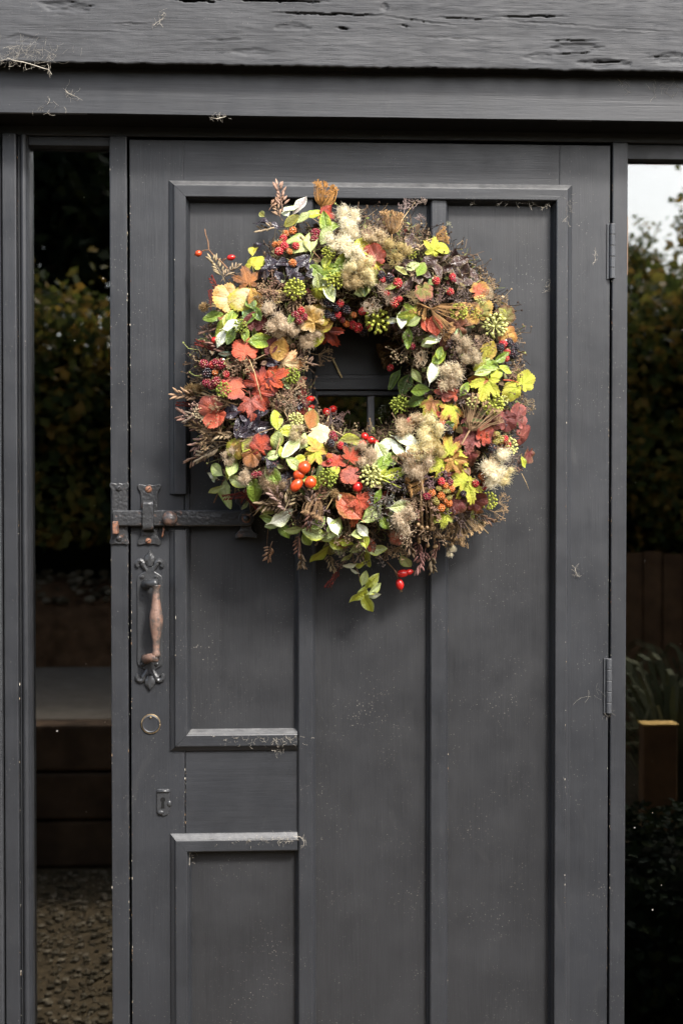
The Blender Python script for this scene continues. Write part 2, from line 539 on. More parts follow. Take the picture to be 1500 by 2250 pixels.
# fascia board under it
m = MB()
rows = []
for k, (yy, zz) in enumerate(((0.03, z_fas0), (FY + 0.003, z_fas0), (FY, z_fas0 + 0.002), (FY, z_fas1))):
    r_ = []
    for i in range(161):
        x = xl_all + (xr_all - xl_all) * i / 160
        dz = 0.0012 * mnoise.noise((x * 4, 2, 2)) if k < 3 else 0
        dy = 0.0016 * mnoise.noise((x * 3, k * 0.4, 5)) if k > 0 else 0
        r_.append(m.vert((x, yy + dy, zz + dz)))
    rows.append(r_)
for a in range(3):
    for i in range(160):
        m.face(rows[a][i], rows[a][i + 1], rows[a + 1][i + 1], rows[a + 1][i])
fo_ = m.build('fascia_board', PX, frame)
fo_.data.materials.append(BLACK)                 # near-black underside: the shade below the board is painted in
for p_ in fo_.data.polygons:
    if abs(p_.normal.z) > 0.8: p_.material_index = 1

# head of the frame and posts
boxo('head_rail', xl_all, xr_all, 0.002, 0.10, z_head0, z_beam0 + 0.05, PX, frame)
boxo('mullion', X(244), X(282), -0.003, 0.10, 0.0, z_head0 - 0.0005, PZ, frame, 0.002)
boxo('mullion', X(1340.5), X(1374.5), -0.003, 0.10, 0.0, z_head0 - 0.0005, PZ, frame, 0.002)
# stops behind the gaps beside the door
boxo('door_stop', X(276), X(300), 0.055, 0.10, 0.0, z_head0, BLACK, frame, 0)
boxo('door_stop', X(1325), X(1350), 0.055, 0.10, 0.0, z_head0, BLACK, frame, 0)
boxo('door_stop', X(276), X(1350), 0.055, 0.10, z_head0 - 0.03, z_head0 + 0.01, BLACK, frame, 0)
# left outer post with its round bead
boxo('post', X(11), X(42), -0.012, 0.10, 0.0, z_head0 - 0.0005, PZ, frame, 0.002)
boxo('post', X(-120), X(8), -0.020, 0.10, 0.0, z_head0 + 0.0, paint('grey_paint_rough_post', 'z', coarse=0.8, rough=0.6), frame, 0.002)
m = MB()
bx0, bx1 = X(43.5), X(67)
prof = [(bx0, 0.05), (bx0, 0.004), (bx0 + 0.003, 0.004)]
for k in range(9):
    a = math.pi * k / 8
    prof.append((bx0 + 0.0095 - 0.0062 * math.cos(a), 0.003 - 0.0075 * math.sin(a)))
prof += [(bx0 + 0.0165, 0.004), (bx1, 0.010), (bx1, 0.05)]
for (x, y) in prof:
    m.vert((x, y, 0.0)); m.vert((x, y, z_head0 - 0.001))
for i in range(len(prof) - 1):
    m.face(2 * i, 2 * i + 2, 2 * i + 3, 2 * i + 1)
m.build('glazing_bead', PZ, frame, smooth=False)
boxo('glazing_bead', X(66), X(244), 0.006, 0.05, Z(328, 0.006), z_head0 - 0.001, PX, frame)
boxo('glazing_bead', X(1374.5), X(1760), 0.010, 0.05, Z(343, 0.010), z_head0 - 0.001, PX, frame)
boxo('post', X(1760), X(1860), -0.012, 0.10, 0.0, z_head0 - 0.0005, PZ, frame, 0.002)
boxo('window_sill', X(66), X(244), -0.03, 0.08, 0.10, 0.16, PX, frame)
boxo('window_sill', X(1376), X(1760), -0.03, 0.08, 0.10, 0.16, PX, frame)
# raw wood showing in the rebates beside the panes
boxo('rebate_strip', X(243.5), X(244.1), 0.012, 0.03, Z(1195), Z(1420), simple('raw_wood', (0.25, 0.14, 0.07), 0.8), frame, 0)
boxo('rebate_strip', X(1374.4), X(1375.4), -0.001, 0.03, Z(600), Z(470), bpy.data.materials['raw_wood'], frame, 0)

lw = tag(empty('side_window', (X(155), 0.03, 0.16)), 'tall narrow window left of the door reflecting a hedge and gravel', 'window', kind='thing')
boxo('pane', X(64), X(246), 0.030, 0.034, 0.15, z_head0 + 0.002, GLASS, lw, 0)
rw = tag(empty('side_window', (X(1560), 0.03, 0.16)), 'window right of the door reflecting white sky above dark trees', 'window', kind='thing')
boxo('pane', X(1372), X(1765), 0.030, 0.034, 0.15, z_head0 + 0.002, GLASS, rw, 0)

# walls of the building beyond the picture and the dark room behind
wl_ = MB()
wl_.box(-4.5, X(-120), -0.01, 0.15, 0, Z_TOP); wl_.box(X(1860), 4.5, -0.01, 0.15, 0, Z_TOP)
wl_.box(X(-120), X(1860), 0.05, 0.15, z_beam0 + 0.06, Z_TOP)
tag(wl_.build('wall', PX), kind='structure')
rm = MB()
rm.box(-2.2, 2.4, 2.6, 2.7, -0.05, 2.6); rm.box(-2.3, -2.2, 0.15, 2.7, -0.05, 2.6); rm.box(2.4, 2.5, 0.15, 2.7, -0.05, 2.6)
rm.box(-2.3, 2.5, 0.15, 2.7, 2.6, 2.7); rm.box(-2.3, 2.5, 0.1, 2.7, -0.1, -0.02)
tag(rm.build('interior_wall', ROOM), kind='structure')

# ------------------------------------------------------------------ door
door = tag(empty('door', (X(815), 0.02, 0.02)), 'dark grey painted panelled wooden door with iron latch and hung wreath', 'door', kind='thing')
dz0, dz1 = 0.025, Z(313)
REC = 0.012
xa, xb = X(287.5), X(1336.5)
boxo('stile', xa, X(405), 0, 0.045, dz0, dz1, PZ, door, 0.0008)
boxo('stile', X(1226), xb, 0, 0.045, dz0, dz1, PZ, door, 0.0008)
boxo('rail', X(405) + 0.0002, X(1226) - 0.0002, 0.0003, 0.045, Z(425), dz1 - 0.0002, PX, door, 0.0004)
boxo('lock_rail', X(405) + 0.0012, X(662), 0.0010, 0.045, Z(1838), Z(1632), PX, door, 0.0008)
boxo('lock_rail', X(405) + 0.0012, X(416), 0.0010, 0.013, Z(1172), Z(1070), PX, door, 0.0008)
boxo('rail', X(405) + 0.0006, X(1226) - 0.0004, 0.0004, 0.045, dz0 + 0.001, 0.23, PX, door, 0.001)
# panels
boxo('panel', X(400), X(662), REC, 0.030, Z(1640), Z(428), PPANEL, door, 0)
boxo('panel', X(400), X(662), REC, 0.030, 0.2, Z(1832), PPANEL, door, 0)
boxo('panel', X(682), X(950), REC, 0.030, Z(824), Z(428), PPANEL, door, 0)
boxo('panel', X(682), X(950), REC, 0.030, 0.2, Z(1148), PPANEL, door, 0)
boxo('panel', X(972), X(1232), REC, 0.030, 0.2, Z(428), PPANEL, door, 0)
# small light behind the wreath
boxo('rail', X(684), X(948), 0.006, 0.044, Z(856), Z(822), PX, door)
boxo('rail', X(684), X(948), 0.006, 0.044, Z(1150), Z(1112), PX, door)
wp = boxo('window', X(684), X(948), 0.026, 0.029, Z(1114), Z(854), GLASS, door, 0)
for args in ((684, 699, 0.012), (933, 948, 0.012), (808, 824, 0.016)):
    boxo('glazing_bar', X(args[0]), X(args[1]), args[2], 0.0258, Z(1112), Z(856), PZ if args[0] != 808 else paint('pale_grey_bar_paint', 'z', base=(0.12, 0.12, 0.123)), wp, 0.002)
boxo('glazing_bar', X(684), X(948), 0.013, 0.0258, Z(869), Z(855.5), PX, wp, 0.002)


def bar_profile(name, x0, x1, z0, z1, mat):
    """muntin with moulded sides"""
    s = 0.0075
    prof = [(x0, REC - 0.0005), (x0 + 0.0012, REC - 0.004), (x0 + 0.003, 0.006), (x0 + 0.0045, 0.002), (x0 + 0.0052, -0.004), (x0 + s, -0.0062),
            (x1 - s, -0.0062), (x1 - 0.0052, -0.004), (x1 - 0.0045, 0.002), (x1 - 0.003, 0.006), (x1 - 0.0012, REC - 0.004), (x1, REC - 0.0005)]
    mb = MB()
    for (x, y) in prof:
        mb.vert((x, y, z0)); mb.vert((x, y, z1))
    for i in range(len(prof) - 1):
        mb.face(2 * i, 2 * i + 2, 2 * i + 3, 2 * i + 1)
    return mb.build(name, mat, door)


bar_profile('muntin', X(648), X(694), 0.22, Z(436), PZ)
bar_profile('muntin', X(938), X(986), 0.22, Z(436), PZ)

MPROF = [(0, -0.0003), (0.0005, 0.0028), (0.003, 0.0050), (0.0075, 0.0085), (0.0095, 0.0118), (0.011, 0.0125), (0.0285, 0.0125), (0.0300, 0.0115),
         (0.0305, 0.0035), (0.0325, 0.0005), (0.0350, -0.0085), (0.0365, -REC + 0.0004)]


def moulding(p0, p1, inward, m0=1, m1=1, mat=None):
    """a length of panel moulding from p0 to p1 (x, z at its outer edge); m0 / m1: +1 mitre, 0 square, -1 butt cut short"""
    p0, p1, n = Vector(p0), Vector(p1), Vector(inward)
    d = (p1 - p0).normalized()
    mb = MB()
    for (o_, h) in MPROF:
        a = p0 + n * o_ + d * (o_ * m0 + 0.0002); b = p1 + n * o_ - d * (o_ * m1 + 0.0002)
        mb.vert((a.x, -h, a.y)); mb.vert((b.x, -h, b.y))
    k = len(MPROF)
    for i in range(k - 1):
        mb.face(2 * i, 2 * i + 2, 2 * i + 3, 2 * i + 1)
    i0 = mb.vert((p0.x + n.x * 0.018, 0.02, p0.y + n.y * 0.018)); i1 = mb.vert((p1.x + n.x * 0.018, 0.02, p1.y + n.y * 0.018))
    mb.face(*[2 * i for i in range(k)]); mb.face(*[2 * i + 1 for i in range(k)][::-1])
    return mb.build('moulding', mat, door)


xm0, xm1, zt = X(373), X(1253.5), Z(401.5)
moulding((xm0, Z(1085)), (xm0, zt), (1, 0), 0, 1, PZ)
moulding((xm0, zt), (xm1, zt), (0, -1), 1, 1, PX)
moulding((xm1, zt), (xm1, 0.2), (-1, 0), 1, 0, PZ)
moulding((xm0, Z(1646)), (xm0, Z(1164)), (1, 0), 1, 0, PZ)
moulding((xm0, Z(1646)), (X(653), Z(1646)), (0, 1), 1, 0, PX)
moulding((xm0, Z(1826)), (X(653), Z(1826)), (0, -1), 1, 0, PX)
moulding((xm0, 0.2), (xm0, Z(1826)), (1, 0), 0, 1, PZ)

# ------------------------------------------------------------------ ironwork
SP = (X(1000) - X(500)) / 500.0           # metres per photograph pixel on the door


def flared(cx, y0, y1, wt, wm, n=10):
    """hourglass plate outline with flared scalloped ends (pixels -> metres)"""
    pts = []
    top = [(-wt, 4), (-wt * 0.85, 0), (-wt * 0.3, 3), (0, 1), (wt * 0.3, 3), (wt * 0.85, 0), (wt, 4)]
    for (dx, dy) in top: pts.append((cx + dx, y0 + dy))
    side = [(wt * 0.95, 10), (wt * 0.72, 20), (wm, 34)]
    for (dx, dy) in side: pts.append((cx + dx, y0 + dy))
    for (dx, dy) in side[::-1]: pts.append((cx + dx, y1 - dy))
    for (dx, dy) in top[::-1]: pts.append((cx + dx, y1 - dy))
    for (dx, dy) in side: pts.append((cx - dx, y1 - dy))
    for (dx, dy) in side[::-1]: pts.append((cx - dx, y0 + dy))
    return [(X(a, 0, b), Z(b)) for a, b in pts]


def screw(px, py, y, parent, r=7.0, mat=None, ang=0.6):
    mb = MB()
    c = Vector((X(px, 0, py), y, Z(py)))
    rr = r * SP
    ring0 = []
    prof = [(1.0, 0.0), (0.95, 0.0012), (0.6, 0.0022), (0.0, 0.0026)]
    for (q, h) in prof[:-1]:
        ring0.append([mb.vert((c.x + rr * q * math.cos(a * math.pi / 6), y - h, c.z + rr * q * math.sin(a * math.pi / 6))) for a in range(12)])
    t_ = mb.vert((c.x, y - 0.0026, c.z))
    for j in range(2):
        for a in range(12):
            mb.face(ring0[j][a], ring0[j][(a + 1) % 12], ring0[j + 1][(a + 1) % 12], ring0[j + 1][a])
    for a in range(12): mb.face(ring0[2][a], ring0[2][(a + 1) % 12], t_)
    s_ = mb.build('screw', mat or IRON, parent, smooth=True)
    sl = MB()
    dx, dz = math.cos(ang), math.sin(ang)
    w = 0.0006
    q = [(-1, -1), (1, -1), (1, 1), (-1, 1)]
    fr = [sl.vert((c.x + rr * 0.8 * a * dx - w * b * dz, y - 0.0029, c.z + rr * 0.8 * a * dz + w * b * dx)) for a, b in q]
    bk = [sl.vert((c.x + rr * 0.8 * a * dx - w * b * dz, y - 0.001, c.z + rr * 0.8 * a * dz + w * b * dx)) for a, b in q]
    sl.face(*fr)
    for i in range(4): sl.face(fr[i], fr[(i + 1) % 4], bk[(i + 1) % 4], bk[i])
    return s_, sl


def screws(lst, y, parent, **k):
    for (a, b, an) in lst:
        s_, sl = screw(a, b, y, parent, ang=an, **k)
        for p_ in sl.v: pass
        # the slot is cut dark into the same screw mesh
        o2 = sl.mesh('slot', BLACK)
        bm = bmesh.new(); bm.from_mesh(s_.data)
        n0 = len(bm.faces); bm.from_mesh(o2)
        bm.faces.ensure_lookup_table()
        s_.data.materials.append(BLACK)
        for f in bm.faces[n0:]: f.material_index = 1
        bm.to_mesh(s_.data); bm.free()


def plate_part(name, outline, y0, y1, mat, parent, bevel=0.0012):
    mb = MB(); plate(mb, outline, y0, y1)
    return mb.build(name, mat, parent, bevel=bevel, segs=2)


# keeper on the frame
kf = plate_part('latch_keeper', flared(263.5, 1060, 1196, 21.5, 17), -0.0031, -0.0075, IRON, frame)
screws([(262, 1073, 0.9), (263, 1182, 0.3)], -0.0075, kf, r=6.5)
mb = MB()
mb.box(X(252), X(263), -0.034, -0.007, Z(1171), Z(1144)); hk = mb.build('catch', RUSTM, kf, bevel=0.0015)
# keeper on the door
kd = plate_part('latch_keeper', flared(328.5, 1063, 1197, 26, 18), 0.0, -0.0045, IRON, door)
screws([(327, 1075, 0.8)], -0.0045, kd, r=7.5, mat=RUSTM)
screws([(327, 1187, 0.5)], -0.0045, kd, r=6.5, mat=RUSTM)
mb = MB()
zz0, zz1 = Z(1165), Z(1099)
x0, x1 = X(316.5), X(340)
# strap standing over the bar
prof = [(zz1, -0.004), (zz1 - 0.002, -0.019), (zz1 - 0.006, -0.0215), (zz0 + 0.006, -0.0215), (zz0 + 0.002, -0.019), (zz0, -0.004),
        (zz0 + 0.004, -0.004), (zz0 + 0.006, -0.017), (zz1 - 0.006, -0.017), (zz1 - 0.004, -0.004)]
fr = [mb.vert((x0, y, z)) for z, y in prof]; bk = [mb.vert((x1, y, z)) for z, y in prof]
for i in range(len(prof)):
    j = (i + 1) % len(prof)
    mb.face(fr[i], fr[j], bk[j], bk[i])
mb.face(*fr); mb.face(*bk[::-1])
mb.build('strap', IRON, kd, bevel=0.0012)
# bar, knob, pivot
bar = MB()
nseg = 40
bx_0, bx_1 = X(251.5), X(538)
ring = []
for i in range(nseg + 1):
    x = bx_0 + (bx_1 - bx_0) * i / nseg
    jz = 0.0006 * mnoise.noise((x * 60, 2, 1)); jy = 0.0006 * mnoise.noise((x * 80, 6, 1))
    zt_, zb_ = Z(1120.5) + jz, Z(1154.5) + 0.0006 * mnoise.noise((x * 55, 9, 4))
    ring.append([bar.vert((x, y + jy, z)) for (y, z) in ((-0.0065, zb_), (-0.0142, zb_), (-0.0158, zb_ + 0.002), (-0.0162, (zb_ + zt_) / 2), (-0.0158, zt_ - 0.002), (-0.0142, zt_), (-0.0065, zt_))])
for i in range(nseg):
    for k in range(7):
        bar.face(ring[i][k], ring[i + 1][k], ring[i + 1][(k + 1) % 7], ring[i][(k + 1) % 7])
bar.face(*ring[0]); bar.face(*ring[-1][::-1])
lb = bar.build('latch_bar', IRON, door)


def lathe_y(mb, cx, cz, prof, n=20):
    """profile [(radius, y)] turned about an axis pointing out of the door"""
    rows_ = [[mb.vert((cx + r_ * math.cos(2 * math.pi * k / n), y, cz + r_ * math.sin(2 * math.pi * k / n))) for k in range(n)] for r_, y in prof]
    for j in range(len(rows_) - 1):
        for k in range(n):
            mb.face(rows_[j][k], rows_[j][(k + 1) % n], rows_[j + 1][(k + 1) % n], rows_[j + 1][k])
    mb.face(*rows_[-1])


mb = MB(); kx, kz = X(375.5, 0, 1138), Z(1138); kr = 16.5 * SP
lathe_y(mb, kx, kz, [(kr * 0.5, -0.015), (kr * 0.5, -0.021), (kr * 0.93, -0.0215), (kr, -0.024), (kr * 0.9, -0.028), (kr * 0.62, -0.0315), (kr * 0.3, -0.033), (0.0006, -0.0334)])
mb.build('knob', iron('rusty_knob_iron', rust=0.52, base=(0.045, 0.04, 0.04), rustc=(0.13, 0.075, 0.055)), lb, smooth=True)
pv = plate_part('pivot_plate', [(X(541 + a, 0, 1140), Z(b)) for a, b in ((-23, 1182), (-24, 1174), (-14, 1164), (-11, 1155), (-12, 1120), (-14, 1112), (-24, 1103), (-23, 1094), (0, 1097), (23, 1094), (24, 1103), (14, 1112), (12, 1120), (11, 1155), (14, 1164), (25, 1174), (24, 1182), (0, 1179))], REC, -0.006, IRON, door)
mb = MB(); kx, kz = X(541.5, 0, 1138), Z(1138); kr = 17.0 * SP
lathe_y(mb, kx, kz, [(kr, -0.005), (kr, -0.0165), (kr * 0.92, -0.0178), (kr * 0.62, -0.0182), (kr * 0.55, -0.0170), (kr * 0.5, -0.0172)])
mb.build('boss', IRON, pv, smooth=False)
mb = MB()
lathe_y(mb, kx, kz, [(kr * 0.62, -0.0165), (kr * 0.62, -0.0178), (kr * 0.4, -0.0180)])
mb.build('washer', RUSTM, pv)
mb = MB()
lathe_y(mb, kx, kz, [(kr * 0.40, -0.0172), (kr * 0.40, -0.0215), (kr * 0.3, -0.024), (kr * 0.1, -0.0252), (0.0004, -0.0254)])
mb.build('rivet', IRON, pv, smooth=True)
mb = MB()
mb.tube([(X(361), -0.001, Z(1157)), (X(361), -0.009, Z(1159)), (X(360.5), -0.011, Z(1164)), (X(358.5), -0.011, Z(1175)), (X(357), -0.010, Z(1179))], 0.0017, 6)
mb.build('hook', RUSTM, door, smooth=True)

# pull handle with fleur-de-lis plate
hp = MB()
PC = 330.0
for sgn, yb in ((1, 1256), (-1, 1466)):
    # ends of the plate with their shoulders, leaf and two curls; sgn=+1 top end
    q = lambda dx, dy: (X(PC + dx, 0, 1350), Z(yb - sgn * dy))
    leafp = [(-7, 14), (-9, 20), (-13, 27), (-12.5, 33), (-7, 41), (0, 49), (7, 41), (12.5, 33), (13, 27), (9, 20), (7, 14)]
    n = len(leafp)
    out = [hp.vert((q(a, b)[0], -0.0003, q(a, b)[1])) for a, b in leafp]
    mid = [hp.vert((q(a * 0.86, 14 + (b - 14) * 0.93)[0], -0.005, q(a * 0.86, 14 + (b - 14) * 0.93)[1])) for a, b in leafp]
    rid = [hp.vert((q(a * 0.25, 16 + (b - 16) * 0.8)[0], -0.0078, q(0, 16 + (b - 16) * 0.8)[1])) for a, b in leafp]
    for i in range(n - 1):
        hp.face(out[i], out[i + 1], mid[i + 1], mid[i]); hp.face(mid[i], mid[i + 1], rid[i + 1], rid[i])
    hp.face(*rid)
    for sd in (-1, 1):
        pts, rad = [], []
        for k in range(13):
            u = k / 12
            if u < 0.35:
                a_ = u / 0.35
                pts.append((sd * (6 + 9 * a_), 2 + 16 * a_ ** 0.8)); rad.append(4.0 + 2.2 * a_)
            else:
                th = (u - 0.35) / 0.65 * 4.0
                pts.append((sd * (21 - 7.0 * math.cos(th)), 18 + 7.5 * math.sin(th) * (1 if True else 0))); rad.append(6.2 - 1.4 * (u - 0.35) / 0.65)
        P3 = [Vector((q(a, b)[0], -0.0022, q(a, b)[1])) for a, b in pts]
        hp.tube(P3, [r_ * SP for r_ in rad], 8)
outl = []
half = [(0, 12), (7, 14), (9, 6), (12, 1), (19, -3), (26, -8), (28, -16), (28, -24), (27.5, -60)]
for a, b in half: outl.append((X(PC + a, 0, 1350), Z(1256 - b)))
for a, b in half[::-1]: outl.append((X(PC + a, 0, 1350), Z(1466 + b)))
for a, b in half[1:]: outl.append((X(PC - a, 0, 1350), Z(1466 + b)))
for a, b in half[::-1][:-1]: outl.append((X(PC - a, 0, 1350), Z(1256 - b)))
pb = MB(); plate(pb, outl, 0.0, -0.0042)
me1 = pb.mesh('p', None, bevel=0.0012)
bm = bmesh.new(); bm.from_mesh(hp.mesh('h', None)); bm.from_mesh(me1)
me = bpy.data.meshes.new('handle_plate'); bm.to_mesh(me); bm.free()
me.materials.append(IRONP)
hpo = link(bpy.data.objects.new('handle_plate', me), door)
screws([(313, 1266, 1.0), (344, 1266, 1.2), (314, 1456, 1.0), (345, 1456, 1.5)], -0.0042, hpo, r=5.0)

gx, gy = X(343.5, -0.032, 1365), -0.034
grip = MB()
gprof = [(1284, 10), (1286, 9.5), (1292, 7.0), (1300, 7.4), (1315, 8.4), (1330, 10.6), (1345, 13.6), (1357, 15.0), (1372, 14.0), (1390, 10.8), (1408, 8.0), (1425, 7.4), (1433, 8.6), (1440, 10.5)]
rws = []
for (py, r_) in gprof:
    rws.append([grip.vert((gx + r_ * SP * math.cos(2 * math.pi * k / 18), gy + r_ * SP * 0.9 * math.sin(2 * math.pi * k / 18), Z(py, gy))) for k in range(18)])
for j in range(len(rws) - 1):
    for k in range(18):
        grip.face(rws[j][k], rws[j][(k + 1) % 18], rws[j + 1][(k + 1) % 18], rws[j + 1][k])
grip.face(*rws[0]); grip.face(*rws[-1][::-1])
gr = grip.build('pull_handle', GRIPM, door, smooth=True)
for py in (1280, 1442):
    f_ = MB()
    xs = X(322, 0, 1350)
    pts = [(xs, -0.003, Z(py + 2)), (xs + 0.001, -0.016, Z(py + 1)), (xs + 0.006, -0.028, Z(py, -0.028)), (gx, gy, Z(py, gy)), (gx + 0.004, gy - 0.001, Z(py, gy))]
    f_.tube(pts, [0.0095, 0.0072, 0.0070, 0.0088, 0.0060], 12)
    f_.build('handle_foot', GRIPM if py > 1400 else IRONP, gr, smooth=True)

# ring (rim of the cylinder lock) and keyhole plate
mb = MB()
cx, cz = X(332, 0, 1586), Z(1586)
lathe_y(mb, cx, cz, [(19.5 * SP, 0.0), (19.0 * SP, -0.004), (17.5 * SP, -0.0052), (16 * SP, -0.0045), (3 * SP, -0.0042)], 28)
lk = mb.build('cylinder_lock', PZ, door, smooth=False)
mb = MB()
mb.tube([(cx + 20 * SP * math.cos(2 * math.pi * k / 40) * (1 + 0.03 * mnoise.noise((k * 0.4, 1, 1))), -0.0022 + 0.0008 * mnoise.noise((k * 0.5, 4, 1)), cz + 20.5 * SP * math.sin(2 * math.pi * k / 40)) for k in range(41)],
        [0.0007 + 0.0004 * (1 + mnoise.noise((k * 0.35, 9, 2))) for k in range(41)], 6)
mb.build('brass_rim', BRASS, lk, smooth=True)
mb = MB(); mb.ball((cx, -0.0052, cz + 14.5 * SP), 2.6 * SP, nu=10, nv=6)
mb.build('brass_pin', BRASS, lk, smooth=True)
ko = [(X(a, 0, 1756), Z(b)) for a, b in ((345, 1730), (348, 1728), (370, 1728), (373, 1731), (373, 1776), (370, 1783), (360, 1787), (350, 1784), (345, 1778))]
kp = plate_part('keyhole_plate', ko, 0.0, -0.0035, IRONP, door, 0.001)
mb = MB()
kpts = []
for k in range(13):
    a = R(-60 + 300 * k / 12)
    kpts.append((358.5 + 5.2 * math.cos(a + R(0)), 1751 - 5.2 * math.sin(a)))
kpts = [(358.5 + 5.4 * math.sin(R(-150 + 300 * k / 12)), 1751 - 5.4 * math.cos(R(-150 + 300 * k / 12))) for k in range(13)] + [(362.5, 1770), (354.5, 1770)]
plate(mb, [(X(a, 0, 1756), Z(b)) for a, b in kpts], -0.003, -0.0040)
mb.build('keyhole', BLACK, kp)
mb = MB()
mb.tube([(X(346), -0.0035, Z(1733)), (X(372), -0.0035, Z(1732.5))], 0.0026, 8)
mb.ball((X(371), -0.0035, Z(1760)), 0.004, 0.0022, 0.006); mb.ball((X(352), -0.0035, Z(1779)), 0.006, 0.002, 0.004)
mb.build('escutcheon_cover', IRONP, kp, smooth=True)


def hinge(px, y0, y1):
    h = MB(); n = 5
    xx = X(px, -0.006, (y0 + y1) / 2)
    za, zb = D(px, y0, -0.006).z, D(px, y1, -0.006).z
    for k in range(n):
        a = za + (zb - za) * (k / n) - 0.0004; b = za + (zb - za) * ((k + 1) / n) + 0.0004
        h.tube([(xx, -0.0045, a), (xx, -0.0045, a - 0.0006), (xx, -0.0045, b + 0.0006), (xx, -0.0045, b)], [0.0046, 0.0052, 0.0052, 0.0046], 12)
    h.box(xx - 0.0085, xx - 0.003, -0.003, 0.002, zb, za)
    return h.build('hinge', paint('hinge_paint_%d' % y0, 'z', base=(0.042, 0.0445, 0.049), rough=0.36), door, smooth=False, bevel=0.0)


hinge(1344.5, 491, 612)
hinge(1337.0, 1447, 1568)

# chips of bare wood and pale primer along worn edges
crg = random.Random(3)
CHIPM = vcol_mat('chipped_primer', [(0.0, (0.16, 0.07, 0.03)), (0.3, (0.30, 0.20, 0.11)), (0.6, (0.45, 0.40, 0.32)), (1.0, (0.6, 0.56, 0.48))], 0.8, 0.1, 0.0)
chip = MB()
for (px, y, p0, p1, n, w) in [(288.5, -0.0012, 330, 2240, 70, 1.0), (282, -0.0042, 330, 2240, 60, 1.0), (1335.5, -0.0012, 330, 2240, 50, 0.9), (1341.5, -0.0042, 330, 2240, 40, 0.9), (42, -0.0130, 330, 2240, 46, 0.9),
                           (245, -0.0042, 330, 2240, 30, 0.9), (693, 0.0135, 1300, 2240, 60, 0.8), (939, 0.0135, 1300, 2240, 60, 0.8), (1217, 0.0120, 440, 2240, 90, 0.8), (1243, -0.0135, 440, 2240, 50, 0.8), (385, -0.0135, 450, 2240, 30, 0.8), (416, 0.0120, 1870, 2240, 24, 0.9), (406, -0.0004, 1660, 1815, 26, 0.8), (984, 0.012, 460, 2240, 40, 0.8)]:
    for i in range(n):
        py = crg.uniform(p0, p1); hx = 0.0008 * w * crg.uniform(0.25, 0.8); hz = hx * crg.choice((1, 1.2, 2, 5)) * crg.uniform(0.6, 1.3)
        c = Vector((X(px, y, 1150) + crg.gauss(0, 0.0005), y - 0.0002, D(px, py, y).z)); v = crg.random()
        if hz > 0.003: hz = 0.003
        k0 = [chip.vert((c.x + hx * math.cos(q) * crg.uniform(0.5, 1.2), c.y, c.z + hz * math.sin(q) * crg.uniform(0.5, 1.2)), v) for q in (0.2, 1.3, 2.4, 3.4, 4.4, 5.4)]
        chip.face(*k0)
co = chip.build('paint_chips', CHIPM, door, attrs=True)
co['kind'] = 'stuff'

# ------------------------------------------------------------------ garden in front of the door (seen mirrored in the panes)
def leafy(mb, p, size, rg, up=0.4, facing=None, col_v=None):
    """one folded leaf of four triangles"""
    n = Vector((rg.uniform(-1, 1), rg.uniform(-1, 1), rg.uniform(-1, 1) + up))
    if facing is not None: n += facing
    n.normalize()
    t = n.orthogonal().normalized()
    t.rotate(Matrix.Rotation(rg.uniform(0, 6.283), 3, n))
    s_ = n.cross(t)
    v = rg.random() if col_v is None else col_v
    a = mb.vert(p, v); b = mb.vert(p + t * size * 0.55 + s_ * size * 0.33 + n * size * 0.08, v)
    c = mb.vert(p + t * size, v); d = mb.vert(p + t * size * 0.55 - s_ * size * 0.33 + n * size * 0.08, v)
    mb.face(a, b, c); mb.face(a, c, d)


HEDGE = vcol_mat('hedge_leaves', [(0.0, (0.04, 0.06, 0.016)), (0.4, (0.13, 0.15, 0.032)), (0.7, (0.26, 0.21, 0.04)), (0.95, (0.42, 0.24, 0.045))], 0.5, trans=0.5)
YEW = vcol_mat('evergreen_leaves', [(0.0, (0.006, 0.010, 0.005)), (0.7, (0.014, 0.022, 0.008)), (1.0, (0.03, 0.035, 0.01))], 0.85, 0.08)
BIRCH = vcol_mat('pale_tree_leaves', [(0.0, (0.08, 0.11, 0.03)), (0.6, (0.15, 0.16, 0.04)), (0.9, (0.32, 0.2, 0.03))], 0.5, trans=0.45)
BARK = simple('bark', (0.06, 0.045, 0.035), 0.9, 0.1, 0.4, 30, 0.6, 40)
SOIL = simple('brown_soil', (0.13, 0.07, 0.035), 0.95, 0.05, 0.5, 14, 0.9, 60)
GRAVEL = simple('gravel_ground', (0.09, 0.064, 0.034), 0.95, 0.1, 0.5, 35, 1.0, 90)
STONE = vcol_mat('pebbles', [(0.0, (0.05, 0.038, 0.02)), (0.5, (0.12, 0.092, 0.05)), (0.9, (0.26, 0.21, 0.14))], 0.85, 0.2, 0.0)
SLEEPER = simple('old_sleeper_timber', (0.11, 0.07, 0.042), 0.9, 0.1, 0.5, 9, 0.8, 50)
SLAB = simple('pale_paving', (0.21, 0.175, 0.135), 0.95, 0.05, 0.2, 12, 0.3, 80)
FENCE = simple('brown_fence_timber', (0.16, 0.085, 0.04), 0.85, 0.15, 0.4, 9, 0.4, 60)
CUT = simple('fresh_cut_timber', (0.66, 0.40, 0.10), 0.8, 0.2, 0.15, 40)
GRASSM = vcol_mat('strap_leaves', [(0.0, (0.04, 0.045, 0.018)), (0.6, (0.09, 0.09, 0.04)), (1.0, (0.16, 0.14, 0.07))], 0.8, 0.1)

